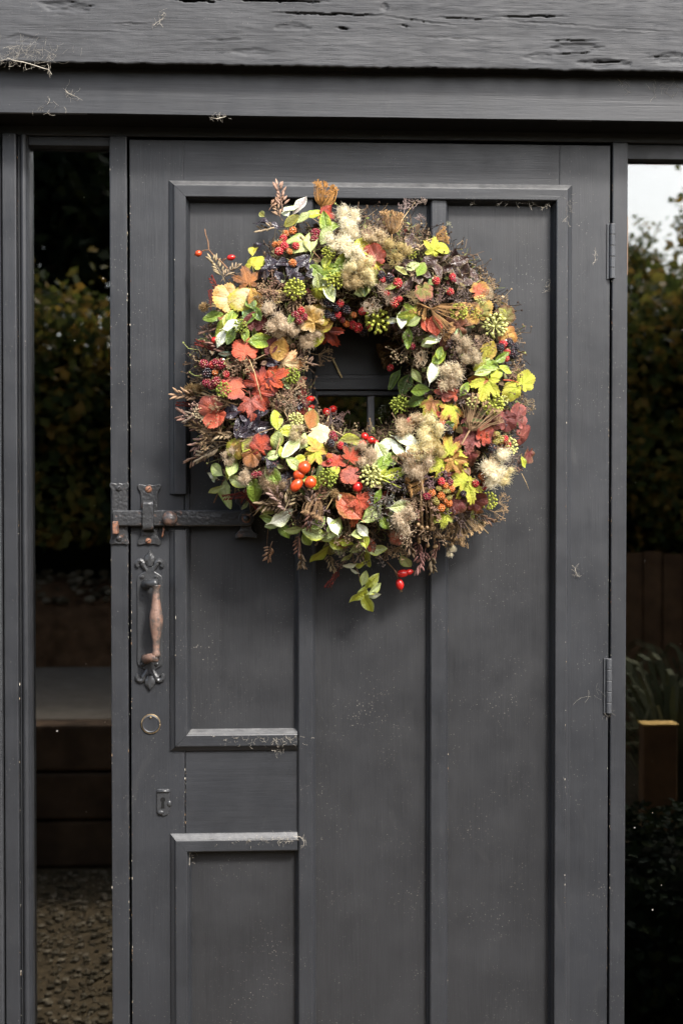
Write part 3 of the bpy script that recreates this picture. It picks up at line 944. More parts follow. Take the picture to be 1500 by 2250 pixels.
g = MB()
g.vert((-60, -80, 0)); g.vert((60, -80, 0)); g.vert((60, 0.1, 0)); g.vert((-60, 0.1, 0)); g.face(0, 1, 2, 3)
tag(g.build('ground', GRAVEL), kind='structure')
rg = random.Random(21)
gv = MB()
for i in range(15000):
    x, y = rg.uniform(-2.0, 1.0), rg.uniform(-2.42, -0.5)
    if x > -0.2 and rg.random() < 0.6: continue
    s_ = rg.choice((0.004, 0.005, 0.007, 0.012)) * rg.uniform(0.7, 1.3)
    v = rg.random()
    gv.ball((x, y, s_ * 0.3), s_, s_ * rg.uniform(0.6, 1), s_ * rg.uniform(0.4, 0.7), 5, 3, Matrix.Rotation(rg.uniform(0, 6), 3, 'Z'), a=v)
tag(gv.build('gravel', STONE, attrs=True), 'loose brown gravel stones covering the ground', 'gravel', kind='stuff')

# raised terrace held by old timber sleepers, left of where the photograph was taken
TY = -2.46
sw = tag(empty('sleeper_wall', (-1.6, TY, 0)), 'low retaining wall of dark old sleepers mirrored in the left window', 'retaining wall')
for k in range(3):
    zz = 0.17 * k
    mb = MB(); xo = rg.uniform(-0.02, 0.02)
    mb.box(-4.2, -0.30 + xo, TY - 0.14 + rg.uniform(-0.012, 0.012), TY + rg.uniform(-0.012, 0.012), zz + 0.004, zz + 0.166)
    mb.build('sleeper', SLEEPER, sw, bevel=0.012)
mb = MB(); mb.box(-4.2, -0.30, -4.12, TY - 0.142, 0.0, 0.505)
tag(mb.build('terrace', SLAB), kind='structure')
bank = MB()
nb_ = 70
rows = []
for j, (yy, zz, am) in enumerate(((-4.05, 0.50, 0.0), (-4.08, 0.56, 0.03), (-4.12, 0.66, 0.03), (-4.18, 0.76, 0.03), (-4.36, 0.86, 0.03), (-5.2, 0.95, 0.05))):
    rows.append([bank.vert((-4.2 + 4.6 * i / nb_, yy + am * mnoise.noise((i * 0.5, j, 3)), zz + am * mnoise.noise((i * 0.4, j, 8)))) for i in range(nb_ + 1)])
for j in range(len(rows) - 1):
    for i in range(nb_): bank.face(rows[j][i], rows[j][i + 1], rows[j + 1][i + 1], rows[j + 1][i])
tag(bank.build('soil_bank', SOIL, smooth=True), 'brown bare soil bank below the hedge, mirrored in the left window', 'bank', kind='structure')
st = MB()
for i in range(700):
    x = rg.uniform(-3.2, 0.2); u = rg.random(); y = -4.20 - 0.3 * u; s_ = rg.uniform(0.010, 0.032)
    st.ball((x, y, 0.80 + 0.12 * u), s_, s_ * 0.8, s_ * 0.6, 6, 4, Matrix.Rotation(rg.uniform(0, 6), 3, 'Z'), a=rg.random())
tag(st.build('rubble', STONE, attrs=True), 'grey rubble stones along the top of the soil bank', 'rubble', kind='stuff')


def hedge_thing(name, label, x0, x1, y0, z0, z1, n, mat, seed, depth=0.7, lump=0.25, size=0.065, topf=None):
    rg = random.Random(seed)
    root = tag(empty(name, ((x0 + x1) / 2, y0 - depth / 2, 0)), label, 'hedge')
    mb = MB()
    for i in range(n):
        x = rg.uniform(x0, x1); zt_ = topf(x) if topf else z1
        z = z0 + (zt_ - z0) * rg.random() ** 0.9
        bulge = lump * (mnoise.noise((x * 1.7, z * 1.7, seed)) + 0.5 * mnoise.noise((x * 4.5, z * 4.5, seed + 3)))
        y = y0 + bulge - abs(rg.gauss(0, 0.10)) - 0.25 * max(0, (z - zt_ + 0.3))
        if rg.random() < 0.22: z = zt_ + rg.gauss(0, 0.10) ; y = y0 - rg.random() * depth
        leafy(mb, Vector((x, y, z)), size * rg.uniform(0.6, 1.3), rg, 0.5, Vector((0, 0.8, 0)))
    mb.build('foliage', mat, root, attrs=True)
    core = MB()
    nn = 24
    a_, b_, c_, d_ = [], [], [], []
    for i in range(nn + 1):
        x = x0 + (x1 - x0) * i / nn; zt_ = (topf(x) if topf else z1) - 0.12
        a_.append(core.vert((x, y0 - 0.28, z0 + 0.06))); b_.append(core.vert((x, y0 - 0.28, zt_)))
        c_.append(core.vert((x, y0 - depth, zt_))); d_.append(core.vert((x, y0 - depth, 0)))
    for i in range(nn):
        core.face(a_[i], a_[i + 1], b_[i + 1], b_[i]); core.face(b_[i], b_[i + 1], c_[i + 1], c_[i])
        core.face(c_[i], c_[i + 1], d_[i + 1], d_[i]); core.face(a_[i], a_[i + 1], d_[i + 1], d_[i])
    core.build('twiggy_core', simple(name + '_core_%d' % seed, (0.012, 0.012, 0.007), 0.95, 0.05), root)
    return root


hedge_thing('hedge', 'dark ivy clad hedge mirrored in the left window above the soil bank', -4.3, 0.35, -4.25, 1.06, 2.4, 17000, HEDGE, 5, topf=lambda x: 2.25 + 0.12 * math.sin(x * 2.1))
hedge_thing('hedge', 'tall dark hedge mirrored in the right window below the white sky', 0.40, 4.6, -4.60, 0.95, 2.3, 15000, HEDGE, 9, topf=lambda x: 2.34 + 0.10 * math.sin(x * 3.1))


def tree_thing(label, base, h, crown_c, crown_r, n, mat, seed, size, trunk_r=0.1, squash=1.0):
    rg = random.Random(seed)
    root = tag(empty('tree', base), label, 'tree')
    b = Vector(base)
    mb = MB()
    cc = Vector(crown_c)
    mb.tube([b, b + Vector((0.05, 0, h * 0.35)), b + Vector((-0.03, 0.05, h * 0.7)), cc + Vector((0, 0, crown_r * 0.5))], [trunk_r, trunk_r * 0.8, trunk_r * 0.55, trunk_r * 0.15], 8)
    limbs = []
    for i in range(26):
        a = rg.uniform(0, 6.283); s0 = b.lerp(cc, rg.uniform(0.45, 1.0))
        e_ = cc + Vector((math.cos(a), math.sin(a), rg.uniform(-0.7, 0.9) * squash)) * crown_r * rg.uniform(0.6, 1.0)
        mid = s0.lerp(e_, 0.5) + Vector((0, 0, 0.12 * crown_r))
        mb.tube([s0, mid, e_], [trunk_r * 0.3, trunk_r * 0.16, trunk_r * 0.05], 5)
        limbs.append((s0, mid, e_))
    mb.build('trunk', BARK, root)
    lf = MB()
    for i in range(n):
        s0, mid, e_ = rg.choice(limbs)
        u = rg.random() ** 0.6
        p = mid.lerp(e_, u) if rg.random() < 0.75 else s0.lerp(mid, u)
        p = p + Vector((rg.gauss(0, 1), rg.gauss(0, 1), rg.gauss(0, 1))) * crown_r * 0.13
        leafy(lf, p, size * rg.uniform(0.6, 1.3), rg, 0.3)
    lf.build('crown', mat, root, attrs=True)
    return root


tree_thing('dark dense evergreen tree mirrored at the top of the left window', (-1.9, -6.6, 0), 3.2, (-1.9, -6.4, 3.4), 1.5, 15000, YEW, 31, 0.10, 0.14)
tree_thing('dark evergreen tree mirrored behind the wreath in the small pane', (-0.2, -7.6, 0), 3.0, (-0.1, -7.4, 2.9), 1.25, 9000, YEW, 33, 0.10, 0.14)
tree_thing('pale leafy tree against white sky mirrored at the top of the right window', (2.9, -7.2, 0), 2.4, (2.95, -7.0, 2.72), 0.86, 8500, BIRCH, 37, 0.055, 0.09)
tree_thing('thin yellowing tree mirrored at the right edge of the right window', (4.3, -8.4, 0), 3.0, (4.3, -8.2, 3.0), 1.2, 2600, BIRCH, 39, 0.08, 0.1)

fn = tag(empty('board_fence', (2.0, -4.45, 0)), 'low brown board fence mirrored in the right window under the hedge', 'fence')
bx_ = 0.55
while bx_ < 3.6:
    w = rg.uniform(0.09, 0.12)
    boxo('board', bx_, bx_ + w - 0.008, -4.44 + rg.uniform(-0.006, 0.006), -4.46, 0.02, 1.02 + rg.uniform(-0.02, 0.02), FENCE, fn, 0)
    bx_ += w
boxo('rail', 0.5, 3.6, -4.50, -4.46, 0.75, 0.83, FENCE, fn, 0)

pst = tag(empty('timber_post', (0.98, -1.5, 0)), 'short brown timber post with bright yellow cut top mirrored in right window', 'post')
mb = MB(); mb.box(0.955, 1.055, -1.54, -1.48, 0, 0.655); mb.build('shaft', FENCE, pst, bevel=0.006)
mb = MB(); mb.box(0.953, 1.057, -1.542, -1.478, 0.6553, 0.661); mb.build('cut_top', CUT, pst, bevel=0.002)


def strap_plant(label, base, n, h, spread, seed):
    rg = random.Random(seed); mb = MB(); b = Vector(base)
    for i in range(n):
        a = rg.uniform(0, 6.283); L = h * rg.uniform(0.6, 1.1); sp_ = spread * rg.uniform(0.4, 1.0)
        d = Vector((math.cos(a), math.sin(a), 0))
        pts = [b + d * sp_ * u + Vector((0, 0, L * (1.6 * u - 1.1 * u * u))) for u in (0, 0.2, 0.4, 0.6, 0.8, 1.0)]
        mb.ribbon(pts, rg.uniform(0.006, 0.012), a=rg.random(), nrm=d.cross(Vector((0, 0, 1))).cross(d) + Vector((0, 0, 0.2)))
    o = mb.build('strap_leaf_plant', GRASSM, attrs=True)
    return tag(o, label, 'plant', 'strap leaved plants mirrored in the right window')


strap_plant('arching strap leaf plant behind the timber post, mirrored in the right window', (1.36, -2.5, 0), 150, 1.15, 0.6, 3)
strap_plant('arching strap leaf plant nearest the fence, mirrored in the right window', (1.7, -3.3, 0), 150, 1.05, 0.65, 4)
sh = tag(empty('shrub', (0.92, -0.95, 0)), 'low nearly black shrub mirrored at the foot of the right window', 'shrub')
mb = MB()
for i in range(7000):
    d = Vector((rg.gauss(0, 1), rg.gauss(0, 1), abs(rg.gauss(0, 1)))).normalized()
    k = rg.uniform(0.75, 1.0) * (1 + 0.12 * mnoise.noise(d * 3))
    leafy(mb, Vector((0.95 + d.x * 0.42 * k, -0.98 + d.y * 0.40 * k, 0.02 + d.z * 0.53 * k)), rg.uniform(0.02, 0.04), rg, 0.3, d)
mb.build('foliage', YEW, sh, attrs=True)
mb = MB(); mb.ball((0.95, -0.98, 0.1), 0.36, 0.34, 0.36, 14, 9); mb.build('twiggy_core', bpy.data.materials['hedge_core_5'], sh)

# ------------------------------------------------------------------ wreath: kinds of leaves, berries and seed heads
LEAF = leaf_mat('autumn_leaf', 0.48, 0.25)
GLOSS = leaf_mat('evergreen_leaf', 0.30, 0.15, 0.5, 0.4)
DARKL = leaf_mat('dark_glossy_leaf', 0.24, 0.05, 0.6, 0.4)
BERRY = obj_mat('berry_skin', 0.18, 0.55, 0.25)
BUD = obj_mat('ivy_bud', 0.5, 0.3, 0.25)
DRY = obj_mat('dry_seed', 0.85, 0.15, 0.45)
FLUFF = obj_mat('seed_fluff', 0.9, 0.1, 0.06, trans=0.5)

WC = (788.0, 832.0)          # wreath centre and ring in photograph pixels
WR, WT = 243.0, 128.0
HC = 0.065                   # how far the ring's core stands off the door
wreath = tag(empty('wreath', D(WC[0], 440, -0.02)), 'round autumn wreath of leaves, berries and seed heads on the door', 'wreath')


def depth_at(px, py):
    r_ = math.hypot(px - WC[0], py - WC[1]); u = (r_ - WR) / (WT * 1.08)
    return HC + 0.098 * math.sqrt(max(0.0, 1 - u * u)) - (0.035 * max(0, abs(u) - 1) if abs(u) > 1 else 0)


def torus_n(px, py):
    dx, dy = px - WC[0], py - WC[1]; r_ = max(1e-6, math.hypot(dx, dy))
    u = max(-1, min(1, (r_ - WR) / (WT * 1.08)))
    f = math.sqrt(max(0.0, 1 - u * u))
    return Vector((dx / r_ * u, -f, -dy / r_ * u))


def place(name, mesh, px, py, size, ang, c1, c2=None, lift=0.0, tilt=0.35, flat=0.6, rg=rng, origin=0.5, nrm=None, sz=1.0):
    """size: length in photograph pixels; ang: image direction of the tip, degrees, 0 = right, 90 = up"""
    h = depth_at(px, py) + lift
    P = D(px, py, -h)
    sc = size * 0.0008 * (1 - h / 2.5) * 1.0
    n = nrm if nrm is not None else (torus_n(px, py) * (1 - flat) + Vector((0, -1, 0.18)) * flat + Vector((rg.uniform(-1, 1), rg.uniform(-0.3, 0.3), rg.uniform(-1, 1))) * tilt)
    n = n.normalized()
    t = Vector((math.cos(R(ang)), 0, math.sin(R(ang))))
    t = t - n * t.dot(n)
    t = t.normalized() if t.length > 1e-4 else n.orthogonal().normalized()
    s_ = t.cross(n)
    base = P - t * sc * origin
    M = Matrix(((s_.x * sc, t.x * sc, n.x * sc * sz, base.x), (s_.y * sc, t.y * sc, n.y * sc * sz, base.y), (s_.z * sc, t.z * sc, n.z * sc * sz, base.z), (0, 0, 0, 1)))
    o = bpy.data.objects.new(name, mesh)
    o['c1'] = [float(x) for x in c1]
    o['c2'] = [float(x) for x in (c2 or c1)]
    return link(o, wreath, M)


def ovate(name, mat, wid=0.3, fold=0.25, curl=0.18, wave=0.03, ser=0.0, seed=1, twist=0.0):
    mb = MB(); rg = random.Random(seed)
    cols, n = (-1, -0.66, -0.33, 0, 0.33, 0.66, 1), 10
    ph = rg.uniform(0, 6)
    ids = []
    for j in range(n + 1):
        t = j / n
        w = wid * (math.sin(math.pi * min(1, max(0, t ** 0.85)))) ** 0.75 if 0 < j < n else 0.012
        w *= 1 + ser * (0.5 if j % 2 else -0.5)
        row = []
        for s_ in cols:
            a_ = abs(s_)
            y = t + 0.07 * a_ * (1 - t) * (1 if 0 < j else 0)
            z = fold * a_ * w - curl * t * t + wave * a_ * math.sin(t * 9 + ph + (1.5 if s_ > 0 else 0)) + twist * s_ * w * (t - 0.3)
            row.append(mb.vert((s_ * w, y, z), 1.0 if s_ == 0 else (0.55 if j % 2 == 0 and a_ < 0.9 else 0.0), a_ ** 2))
        ids.append(row)
    for j in range(n):
        for i in range(len(cols) - 1):
            mb.face(ids[j][i], ids[j][i + 1], ids[j + 1][i + 1], ids[j + 1][i])
    # leaf stalk
    mb.tube([(0, -0.16, -0.02), (0, 0.02, 0.0)], 0.012, 4, a=0.8)
    return mb.mesh(name, mat, smooth=True, attrs=True)


def polar_leaf(name, mat, lobes, seed=1, curl=0.25, fold=0.10, ser=0.06, base_r=0.25, rounded=1.4):
    """broad leaf drawn round its stalk: lobes = [(angle, length, half width)] with a vein down each lobe"""
    mb = MB(); rg = random.Random(seed)
    angs = [a for a in range(-150, 151, 5)]
    c = mb.vert((0, 0, 0), 1.0, 0.0)
    rings = []
    bend = rg.uniform(-0.15, 0.15)
    for f in (0.25, 0.5, 0.75, 1.0):
        row = []
        for k, a in enumerate(angs):
            r_ = base_r * (1 if abs(a) < 140 else 0.6)
            vein = 0.0
            for (la, ll, lw) in lobes:
                d = abs(a - la)
                if d < lw: r_ = max(r_, ll * (1 - (d / lw) ** rounded) + base_r * (d / lw) * 0.9)
                if d < 2.6: vein = 1.0
            r_ *= 1 + ser * (1 if k % 2 else -1)
            nearest = min(abs(a - la) for la, _, _ in lobes)
            rr = r_ * f
            z = -curl * rr * rr + fold * rr * min(1, nearest / 25.0) + bend * rr * math.sin(R(a)) + 0.035 * math.sin(rr * 9 + a * 0.05 + seed)
            x, y = rr * math.sin(R(a)), rr * math.cos(R(a))
            row.append(mb.vert((x, y, z), vein if vein else (0.45 if f in (0.5,) and k % 3 == 0 else 0.0), f * f))
        rings.append(row)
    for k in range(len(angs) - 1):
        mb.face(c, rings[0][k + 1], rings[0][k])
        for j in range(3):
            mb.face(rings[j][k], rings[j][k + 1], rings[j + 1][k + 1], rings[j + 1][k])
    mb.tube([(0, 0.0, 0.0), (0.02, -0.25, -0.05), (0.05, -0.5, -0.16)], 0.016, 4, a=0.6)
    return mb.mesh(name, mat, smooth=True, attrs=True)


LOBED = [polar_leaf('lobed_leaf', LEAF, [(0, 1.0, 38), (52, 0.85, 34), (-52, 0.85, 34), (108, 0.5, 30), (-108, 0.5, 30)], s, c_, f_, 0.07)
         for s, c_, f_ in ((1, 0.25, 0.12), (2, 0.45, 0.08), (3, -0.12, 0.16), (4, 0.6, 0.14))]
ROUND = [polar_leaf('round_leaf', LEAF, [(0, 0.95, 75), (50, 0.72, 62), (-50, 0.72, 62), (105, 0.48, 50), (-105, 0.48, 50)], s, c_, f_, 0.035, 0.35, 2.0)
         for s, c_, f_ in ((11, 0.20, 0.10), (12, 0.42, 0.06), (13, -0.1, 0.14), (14, 0.6, 0.10))]
LONGL = [ovate('long_leaf', LEAF, w, f_, c_, 0.03, 0.06, s) for s, w, f_, c_ in ((21, 0.34, 0.2, 0.25), (22, 0.28, 0.35, 0.4), (23, 0.38, 0.1, -0.15))]
OVAL = [ovate('oval_leaf', GLOSS, w, f_, c_, wv, 0.03, s) for s, w, f_, c_, wv in ((31, 0.29, 0.22, 0.15, 0.02), (32, 0.33, 0.12, 0.28, 0.035), (33, 0.25, 0.32, -0.1, 0.04), (34, 0.30, 0.18, 0.45, 0.05))]
DARKV = [ovate('dark_leaf', DARKL, w, f_, c_, wv, 0.05, s, tw) for s, w, f_, c_, wv, tw in ((41, 0.27, 0.2, 0.2, 0.07, 0.3), (42, 0.22, 0.4, 0.5, 0.09, -0.4), (43, 0.3, 0.1, -0.3, 0.08, 0.5))]
SMALLV = [ovate('small_leaf', LEAF, w, f_, c_, wv, 0.03, s, tw) for s, w, f_, c_, wv, tw in ((51, 0.24, 0.4, 0.5, 0.05, 0.4), (52, 0.2, 0.6, -0.4, 0.08, -0.6), (53, 0.3, 0.3, 0.8, 0.06, 0.2))]


def fib(n):
    ga = math.pi * (3 - math.sqrt(5))
    for i in range(n):
        z = 1 - 2 * (i + 0.5) / n; r_ = math.sqrt(1 - z * z)
        yield Vector((r_ * math.cos(ga * i), r_ * math.sin(ga * i), z))


def blackberry_mesh(seed):
    mb = MB(); rg = random.Random(seed)
    mb.ball((0, 0, 0), 0.38, 0.46, 0.38, 8, 6)
    for d in fib(46):
        p = Vector((d.x * 0.40, d.y * 0.47, d.z * 0.40))
        mb.ball(p, 0.125 * rg.uniform(0.85, 1.12), nu=7, nv=5, a=rg.random() * 0.5 if rg.random() < 0.4 else 0.0)
    for k in range(5):
        a = k * 1.257
        mb.ribbon([(0, -0.45, 0), (0.22 * math.cos(a), -0.52, 0.22 * math.sin(a)), (0.4 * math.cos(a), -0.44, 0.4 * math.sin(a))], 0.07, a=1.0)
    mb.tube([(0, -0.45, 0), (0.03, -0.8, 0.0), (0.0, -1.1, -0.1)], 0.04, 4, a=1.0)
    return mb.mesh('blackberry', BERRY, smooth=True, attrs=True)


BBERRY = [blackberry_mesh(s) for s in (1, 2)]


def hip_mesh(ratio, seed):
    mb = MB()
    prof = [(0.0, -0.5), (0.2, -0.47), (0.36, -0.36), (0.47, -0.12), (0.48, 0.08), (0.40, 0.28), (0.24, 0.43), (0.10, 0.49), (0.09, 0.53), (0.0, 0.52)]
    n = 14
    rows = [[mb.vert((r_ * ratio * math.cos(2 * math.pi * k / n), y, r_ * ratio * math.sin(2 * math.pi * k / n)), 1.0 if y > 0.48 else 0.0) for k in range(n)] for r_, y in prof]
    for j in range(len(rows) - 1):
        for k in range(n):
            mb.face(rows[j][k], rows[j + 1][k], rows[j + 1][(k + 1) % n], rows[j][(k + 1) % n])
    for k in range(5):
        a = k * 1.257 + seed
        mb.ribbon([(0.05 * math.cos(a), 0.5, 0.05 * math.sin(a)), (0.09 * math.cos(a), 0.6, 0.09 * math.sin(a)), (0.15 * math.cos(a), 0.66, 0.15 * math.sin(a))], 0.03, a=1.0)
    mb.tube([(0, -0.48, 0), (0.04, -0.85, 0.02), (0, -1.3, -0.12)], 0.035, 5, a=0.9)
    return mb.mesh('rose_hip', BERRY, smooth=True, attrs=True)


HIP = [hip_mesh(0.98, 0), hip_mesh(0.72, 1)]


def ivy_mesh(n, br, seed, dome=-0.35):
    mb = MB(); rg = random.Random(seed)
    for d in fib(n):
        if d.z < dome: continue
        d = (d + Vector((rg.uniform(-1, 1), rg.uniform(-1, 1), rg.uniform(-1, 1))) * 0.10).normalized()
        L = rg.uniform(0.80, 0.96)
        mb.tube([d * 0.1, d * L], [0.020, 0.028], 4, a=0.5, cap=False)
        mb.ball(d * L, br, br, br, 7, 5)
        mb.ball(d * (L + br * 0.9), br * 0.35, nu=5, nv=3, a=1.0)
    mb.tube([(0, 0, 0), (0, -0.4, -0.6), (0, -1.0, -0.8)], 0.05, 5, a=0.6)
    return mb.mesh('ivy_flower_head', BUD, smooth=True, attrs=True)


IVY = [ivy_mesh(64, 0.125, 1), ivy_mesh(48, 0.135, 2), ivy_mesh(26, 0.15, 3)]


def fluff_mesh(seed, n=900, w=0.0085, core=8):
    """old man's beard: several small heads of silky curling tails"""
    mb = MB(); rg = random.Random(seed)
    heads = [Vector((rg.uniform(-0.5, 0.5), rg.uniform(-0.5, 0.5), rg.uniform(-0.1, 0.35))) for _ in range(core)]
    for i in range(n):
        c = heads[i % core]
        d = Vector((rg.gauss(0, 1), rg.gauss(0, 1), rg.gauss(0.25, 1))).normalized()
        ax = Vector((rg.gauss(0, 1), rg.gauss(0, 1), rg.gauss(0, 1))).normalized()
        L = rg.uniform(0.28, 0.58); turn = rg.uniform(2.0, 6.0) * rg.choice((-1, 1))
        p = c.copy(); pts = [p.copy()]
        for k in range(5):
            d = Matrix.Rotation(turn / 5 * (0.4 + 0.4 * k), 3, ax) @ d
            p = p + d * (L / 5); pts.append(p.copy())
        mb.ribbon(pts, w * rg.uniform(0.7, 1.3), a=0.0)
    for c in heads:
        mb.ball(c - Vector((0, 0, 0.06)), 0.17, nu=8, nv=5)
        for k in range(9):
            d = Vector((rg.gauss(0, 1), rg.gauss(0, 1), rg.gauss(0.6, 0.7))).normalized()
            mb.tube([c, c + d * 0.11], [0.022, 0.008], 4, a=1.0)
    return mb.mesh('seed_fluff', FLUFF, smooth=True, attrs=True)


def swirl_mesh(seed, n=46):
    mb = MB(); rg = random.Random(seed)
    for i in range(n):
        a = rg.uniform(0, 6.283); el = rg.uniform(-0.1, 1.2)
        d = Vector((math.cos(a) * math.cos(el), math.sin(a) * math.cos(el), math.sin(el)))
        ax = Vector((rg.gauss(0, .4), rg.gauss(0, .4), rg.choice((-1, 1)))).normalized()
        p = Vector((0, 0, 0)); pts = [p.copy()]; turn = rg.uniform(1.2, 3.4)
        for k in range(7):
            d = Matrix.Rotation(turn / 7 * (0.3 + 0.3 * k), 3, ax) @ d
            p = p + d * (1.15 / 7); pts.append(p.copy())
        mb.tube(pts, [0.020, 0.022, 0.021, 0.02, 0.018, 0.016, 0.014, 0.008], 4, cap=False)
    for k in range(16):
        d = Vector((rg.gauss(0, 1), rg.gauss(0, 1), rg.gauss(0.8, 0.6))).normalized()
        mb.tube([(0, 0, 0), d * 0.2], [0.035, 0.012], 4, a=1.0)
    return mb.mesh('seed_swirl', FLUFF, smooth=True, attrs=True)


FLUFFS = [fluff_mesh(s) for s in (1, 2, 3)]
SWIRLS = [swirl_mesh(s) for s in (4, 5)]


def spindle(mb, p, d, L, r_, a=0.0):
    p, d = Vector(p), Vector(d).normalized()
    mb.tube([p, p + d * L * 0.25, p + d * L * 0.65, p + d * L], [r_ * 0.45, r_, r_ * 0.9, r_ * 0.2], 5, a=a)


def pod_spray(seed, n=9, podL=0.2, podr=0.035):
    """stem with opposite pairs of narrow pods"""
    mb = MB(); rg = random.Random(seed)
    bend = rg.uniform(-0.3, 0.3)
    stem = lambda u: Vector((bend * u * u, u, 0.15 * u * (1 - u)))
    mb.tube([stem(k / 6) for k in range(7)], [0.016, 0.015, 0.014, 0.012, 0.011, 0.01, 0.008], 4, a=0.3)
    for i in range(n):
        u = 0.30 + 0.7 * i / n
        for sd in (-1, 1):
            L = podL * rg.uniform(0.7, 1.2)
            d = Vector((sd * rg.uniform(0.6, 1.0), rg.uniform(0.5, 1.0), rg.uniform(-0.5, 0.8)))
            p = stem(u); q_ = p + d.normalized() * 0.07
            mb.tube([p, q_], 0.007, 3, a=0.3, cap=False)
            spindle(mb, q_, d + Vector((0, 0.5, 0)), L, podr, a=rg.random() * 0.4)
    spindle(mb, stem(1.0), (bend, 1, 0), podL, podr)
    return mb.mesh('pod_spray', DRY, smooth=True, attrs=True)


def seed_cluster(seed, n=85):
    """branched head of tiny dark seed cases"""
    mb = MB(); rg = random.Random(seed)
    mb.tube([(0, -0.6, -0.2), (0, -0.2, 0), (0, 0.1, 0.1)], 0.03, 4, a=0.6)
    subs = [Vector((rg.gauss(0, 0.33), rg.gauss(0.1, 0.36), rg.uniform(0, 0.35))) for _ in range(9)]
    for s_ in subs: mb.tube([(0, -0.2, 0), s_], 0.014, 3, a=0.6, cap=False)
    for i in range(n):
        c = subs[i % 9] + Vector((rg.gauss(0, 0.13), rg.gauss(0, 0.13), rg.gauss(0, 0.11)))
        mb.tube([subs[i % 9], c], 0.007, 3, a=0.5, cap=False)
        r_ = rg.uniform(0.035, 0.06)
        mb.ball(c, r_, r_, r_ * 1.2, 5, 4, a=rg.random() * 0.6)
    return mb.mesh('seed_cluster', DRY, attrs=True)


def carrot_nest(seed, n=70, close=0.55):
    """wild carrot head folded up like a bird's nest, opening along +Y"""
    mb = MB(); rg = random.Random(seed)
    mb.tube([(0, -1.0, 0), (0, -0.45, 0)], 0.03, 5, a=0.2)
    for i in range(n):
        a = rg.uniform(0, 6.283); sp = rg.uniform(0.5, 1.0)
        o_ = Vector((math.cos(a), 0, math.sin(a)))
        pts = [Vector((0, -0.45, 0)), o_ * 0.34 * sp + Vector((0, -0.22, 0)), o_ * 0.52 * sp + Vector((0, 0.08, 0)), o_ * (0.44 + 0.2 * rg.random()) * sp * close / 0.55 + Vector((0, 0.38 * rg.uniform(0.8, 1.3), 0))]
        mb.tube(pts, [0.013, 0.012, 0.011, 0.008], 3, cap=False)
        e_ = pts[-1]
        for k in range(6):
            d = (o_ * rg.uniform(-0.8, 0.6) + Vector((rg.gauss(0, 0.4), 0.8, rg.gauss(0, 0.4)))).normalized()
            mb.tube([e_, e_ + d * 0.15], [0.008, 0.016], 3, a=0.5, cap=False)
    return mb.mesh('carrot_seed_head', DRY, attrs=True)


def umbel(seed, n=16):
    mb = MB(); rg = random.Random(seed)
    mb.tube([(0, -1, 0), (0.05, -0.4, 0.02), (0, 0, 0)], 0.02, 4)
    for i in range(n):
        a = rg.uniform(0, 6.283); d = Vector((math.cos(a) * 0.8, 0.5 + 0.5 * rg.random(), math.sin(a) * 0.8)).normalized() * rg.uniform(0.4, 0.6)
        mb.tube([(0, 0, 0), d], 0.010, 3, cap=False)
        for k in range(7):
            q_ = d + Vector((rg.gauss(0, 0.07), rg.gauss(0.03, 0.07), rg.gauss(0, 0.07)))
            mb.tube([d, q_], 0.007, 3, cap=False); mb.ball(q_, 0.03, nu=5, nv=3, a=0.4)
    return mb.mesh('umbel', DRY, attrs=True)


def teasel(seed, n=150):
    mb = MB(); rg = random.Random(seed)
    mb.ball((0, 0, 0), 0.6, 0.6, 0.6, 8, 6)
    for d in fib(n):
        d = (d + Vector((rg.gauss(0, .15), rg.gauss(0, .15), rg.gauss(0, .15)))).normalized()
        mb.tube([d * 0.5, d * rg.uniform(0.85, 1.05)], [0.07, 0.01], 3, a=rg.random() * 0.6, cap=False)
    mb.tube([(0, -0.5, 0), (0.1, -1.6, 0.0), (0.1, -3.2, -0.4)], 0.09, 5, a=0.8)
    return mb.mesh('teasel_head', DRY, attrs=True)


PODS = [pod_spray(s, 6, 0.24, 0.042) for s in (1, 2, 3)]
FINEPODS = [pod_spray(s, 13, 0.10, 0.022) for s in (6, 7)]
CLUST = [seed_cluster(s) for s in (1, 2, 3)]
NEST = [carrot_nest(1), carrot_nest(2, 60, 0.8)]
UMB = [umbel(1), umbel(2, 10)]
TEAS = teasel(1)

# ------------------------------------------------------------------ wreath: core ring and dried filling
core = MB()
cw = D(WC[0], WC[1], -HC); rw_ = WR * 0.0008 * (1 - HC / 2.5); tw_ = 0.062
NU, NV = 72, 16
ids = []
for i in range(NU):
    a = 2 * math.pi * i / NU; row = []
    for j in range(NV):
        b = 2 * math.pi * j / NV
        rr = tw_ * (1 + 0.25 * mnoise.noise((math.cos(a) * 4, math.sin(a) * 4, b * 1.2)))
        rad = rw_ + rr * math.cos(b)
        row.append(core.vert((cw.x + rad * math.cos(a), min(-0.004, cw.y - rr * math.sin(b) * 0.95), cw.z + rad * math.sin(a))))
    ids.append(row)
for i in range(NU):
    for j in range(NV):
        core.face(ids[i][j], ids[(i + 1) % NU][j], ids[(i + 1) % NU][(j + 1) % NV], ids[i][(j + 1) % NV])
core.build('moss_ring', simple('dark_moss', (0.022, 0.018, 0.010), 0.95, 0.05, 0.5, 60, 0.8, 200), wreath, smooth=True)

fill = MB()
frg = random.Random(77)


def torus_pt(a, b, k=1.0):
    rr = (0.092 - 0.022 * math.exp(-((a - 2.36) / 0.45) ** 2)) * k
    rad = rw_ + rr * math.cos(b)
    return Vector((cw.x + rad * math.cos(a), min(-0.006, cw.y - rr * 0.9 * math.sin(b)), cw.z + rad * math.sin(a))), Vector((math.cos(b) * math.cos(a), -math.sin(b), math.cos(b) * math.sin(a)))


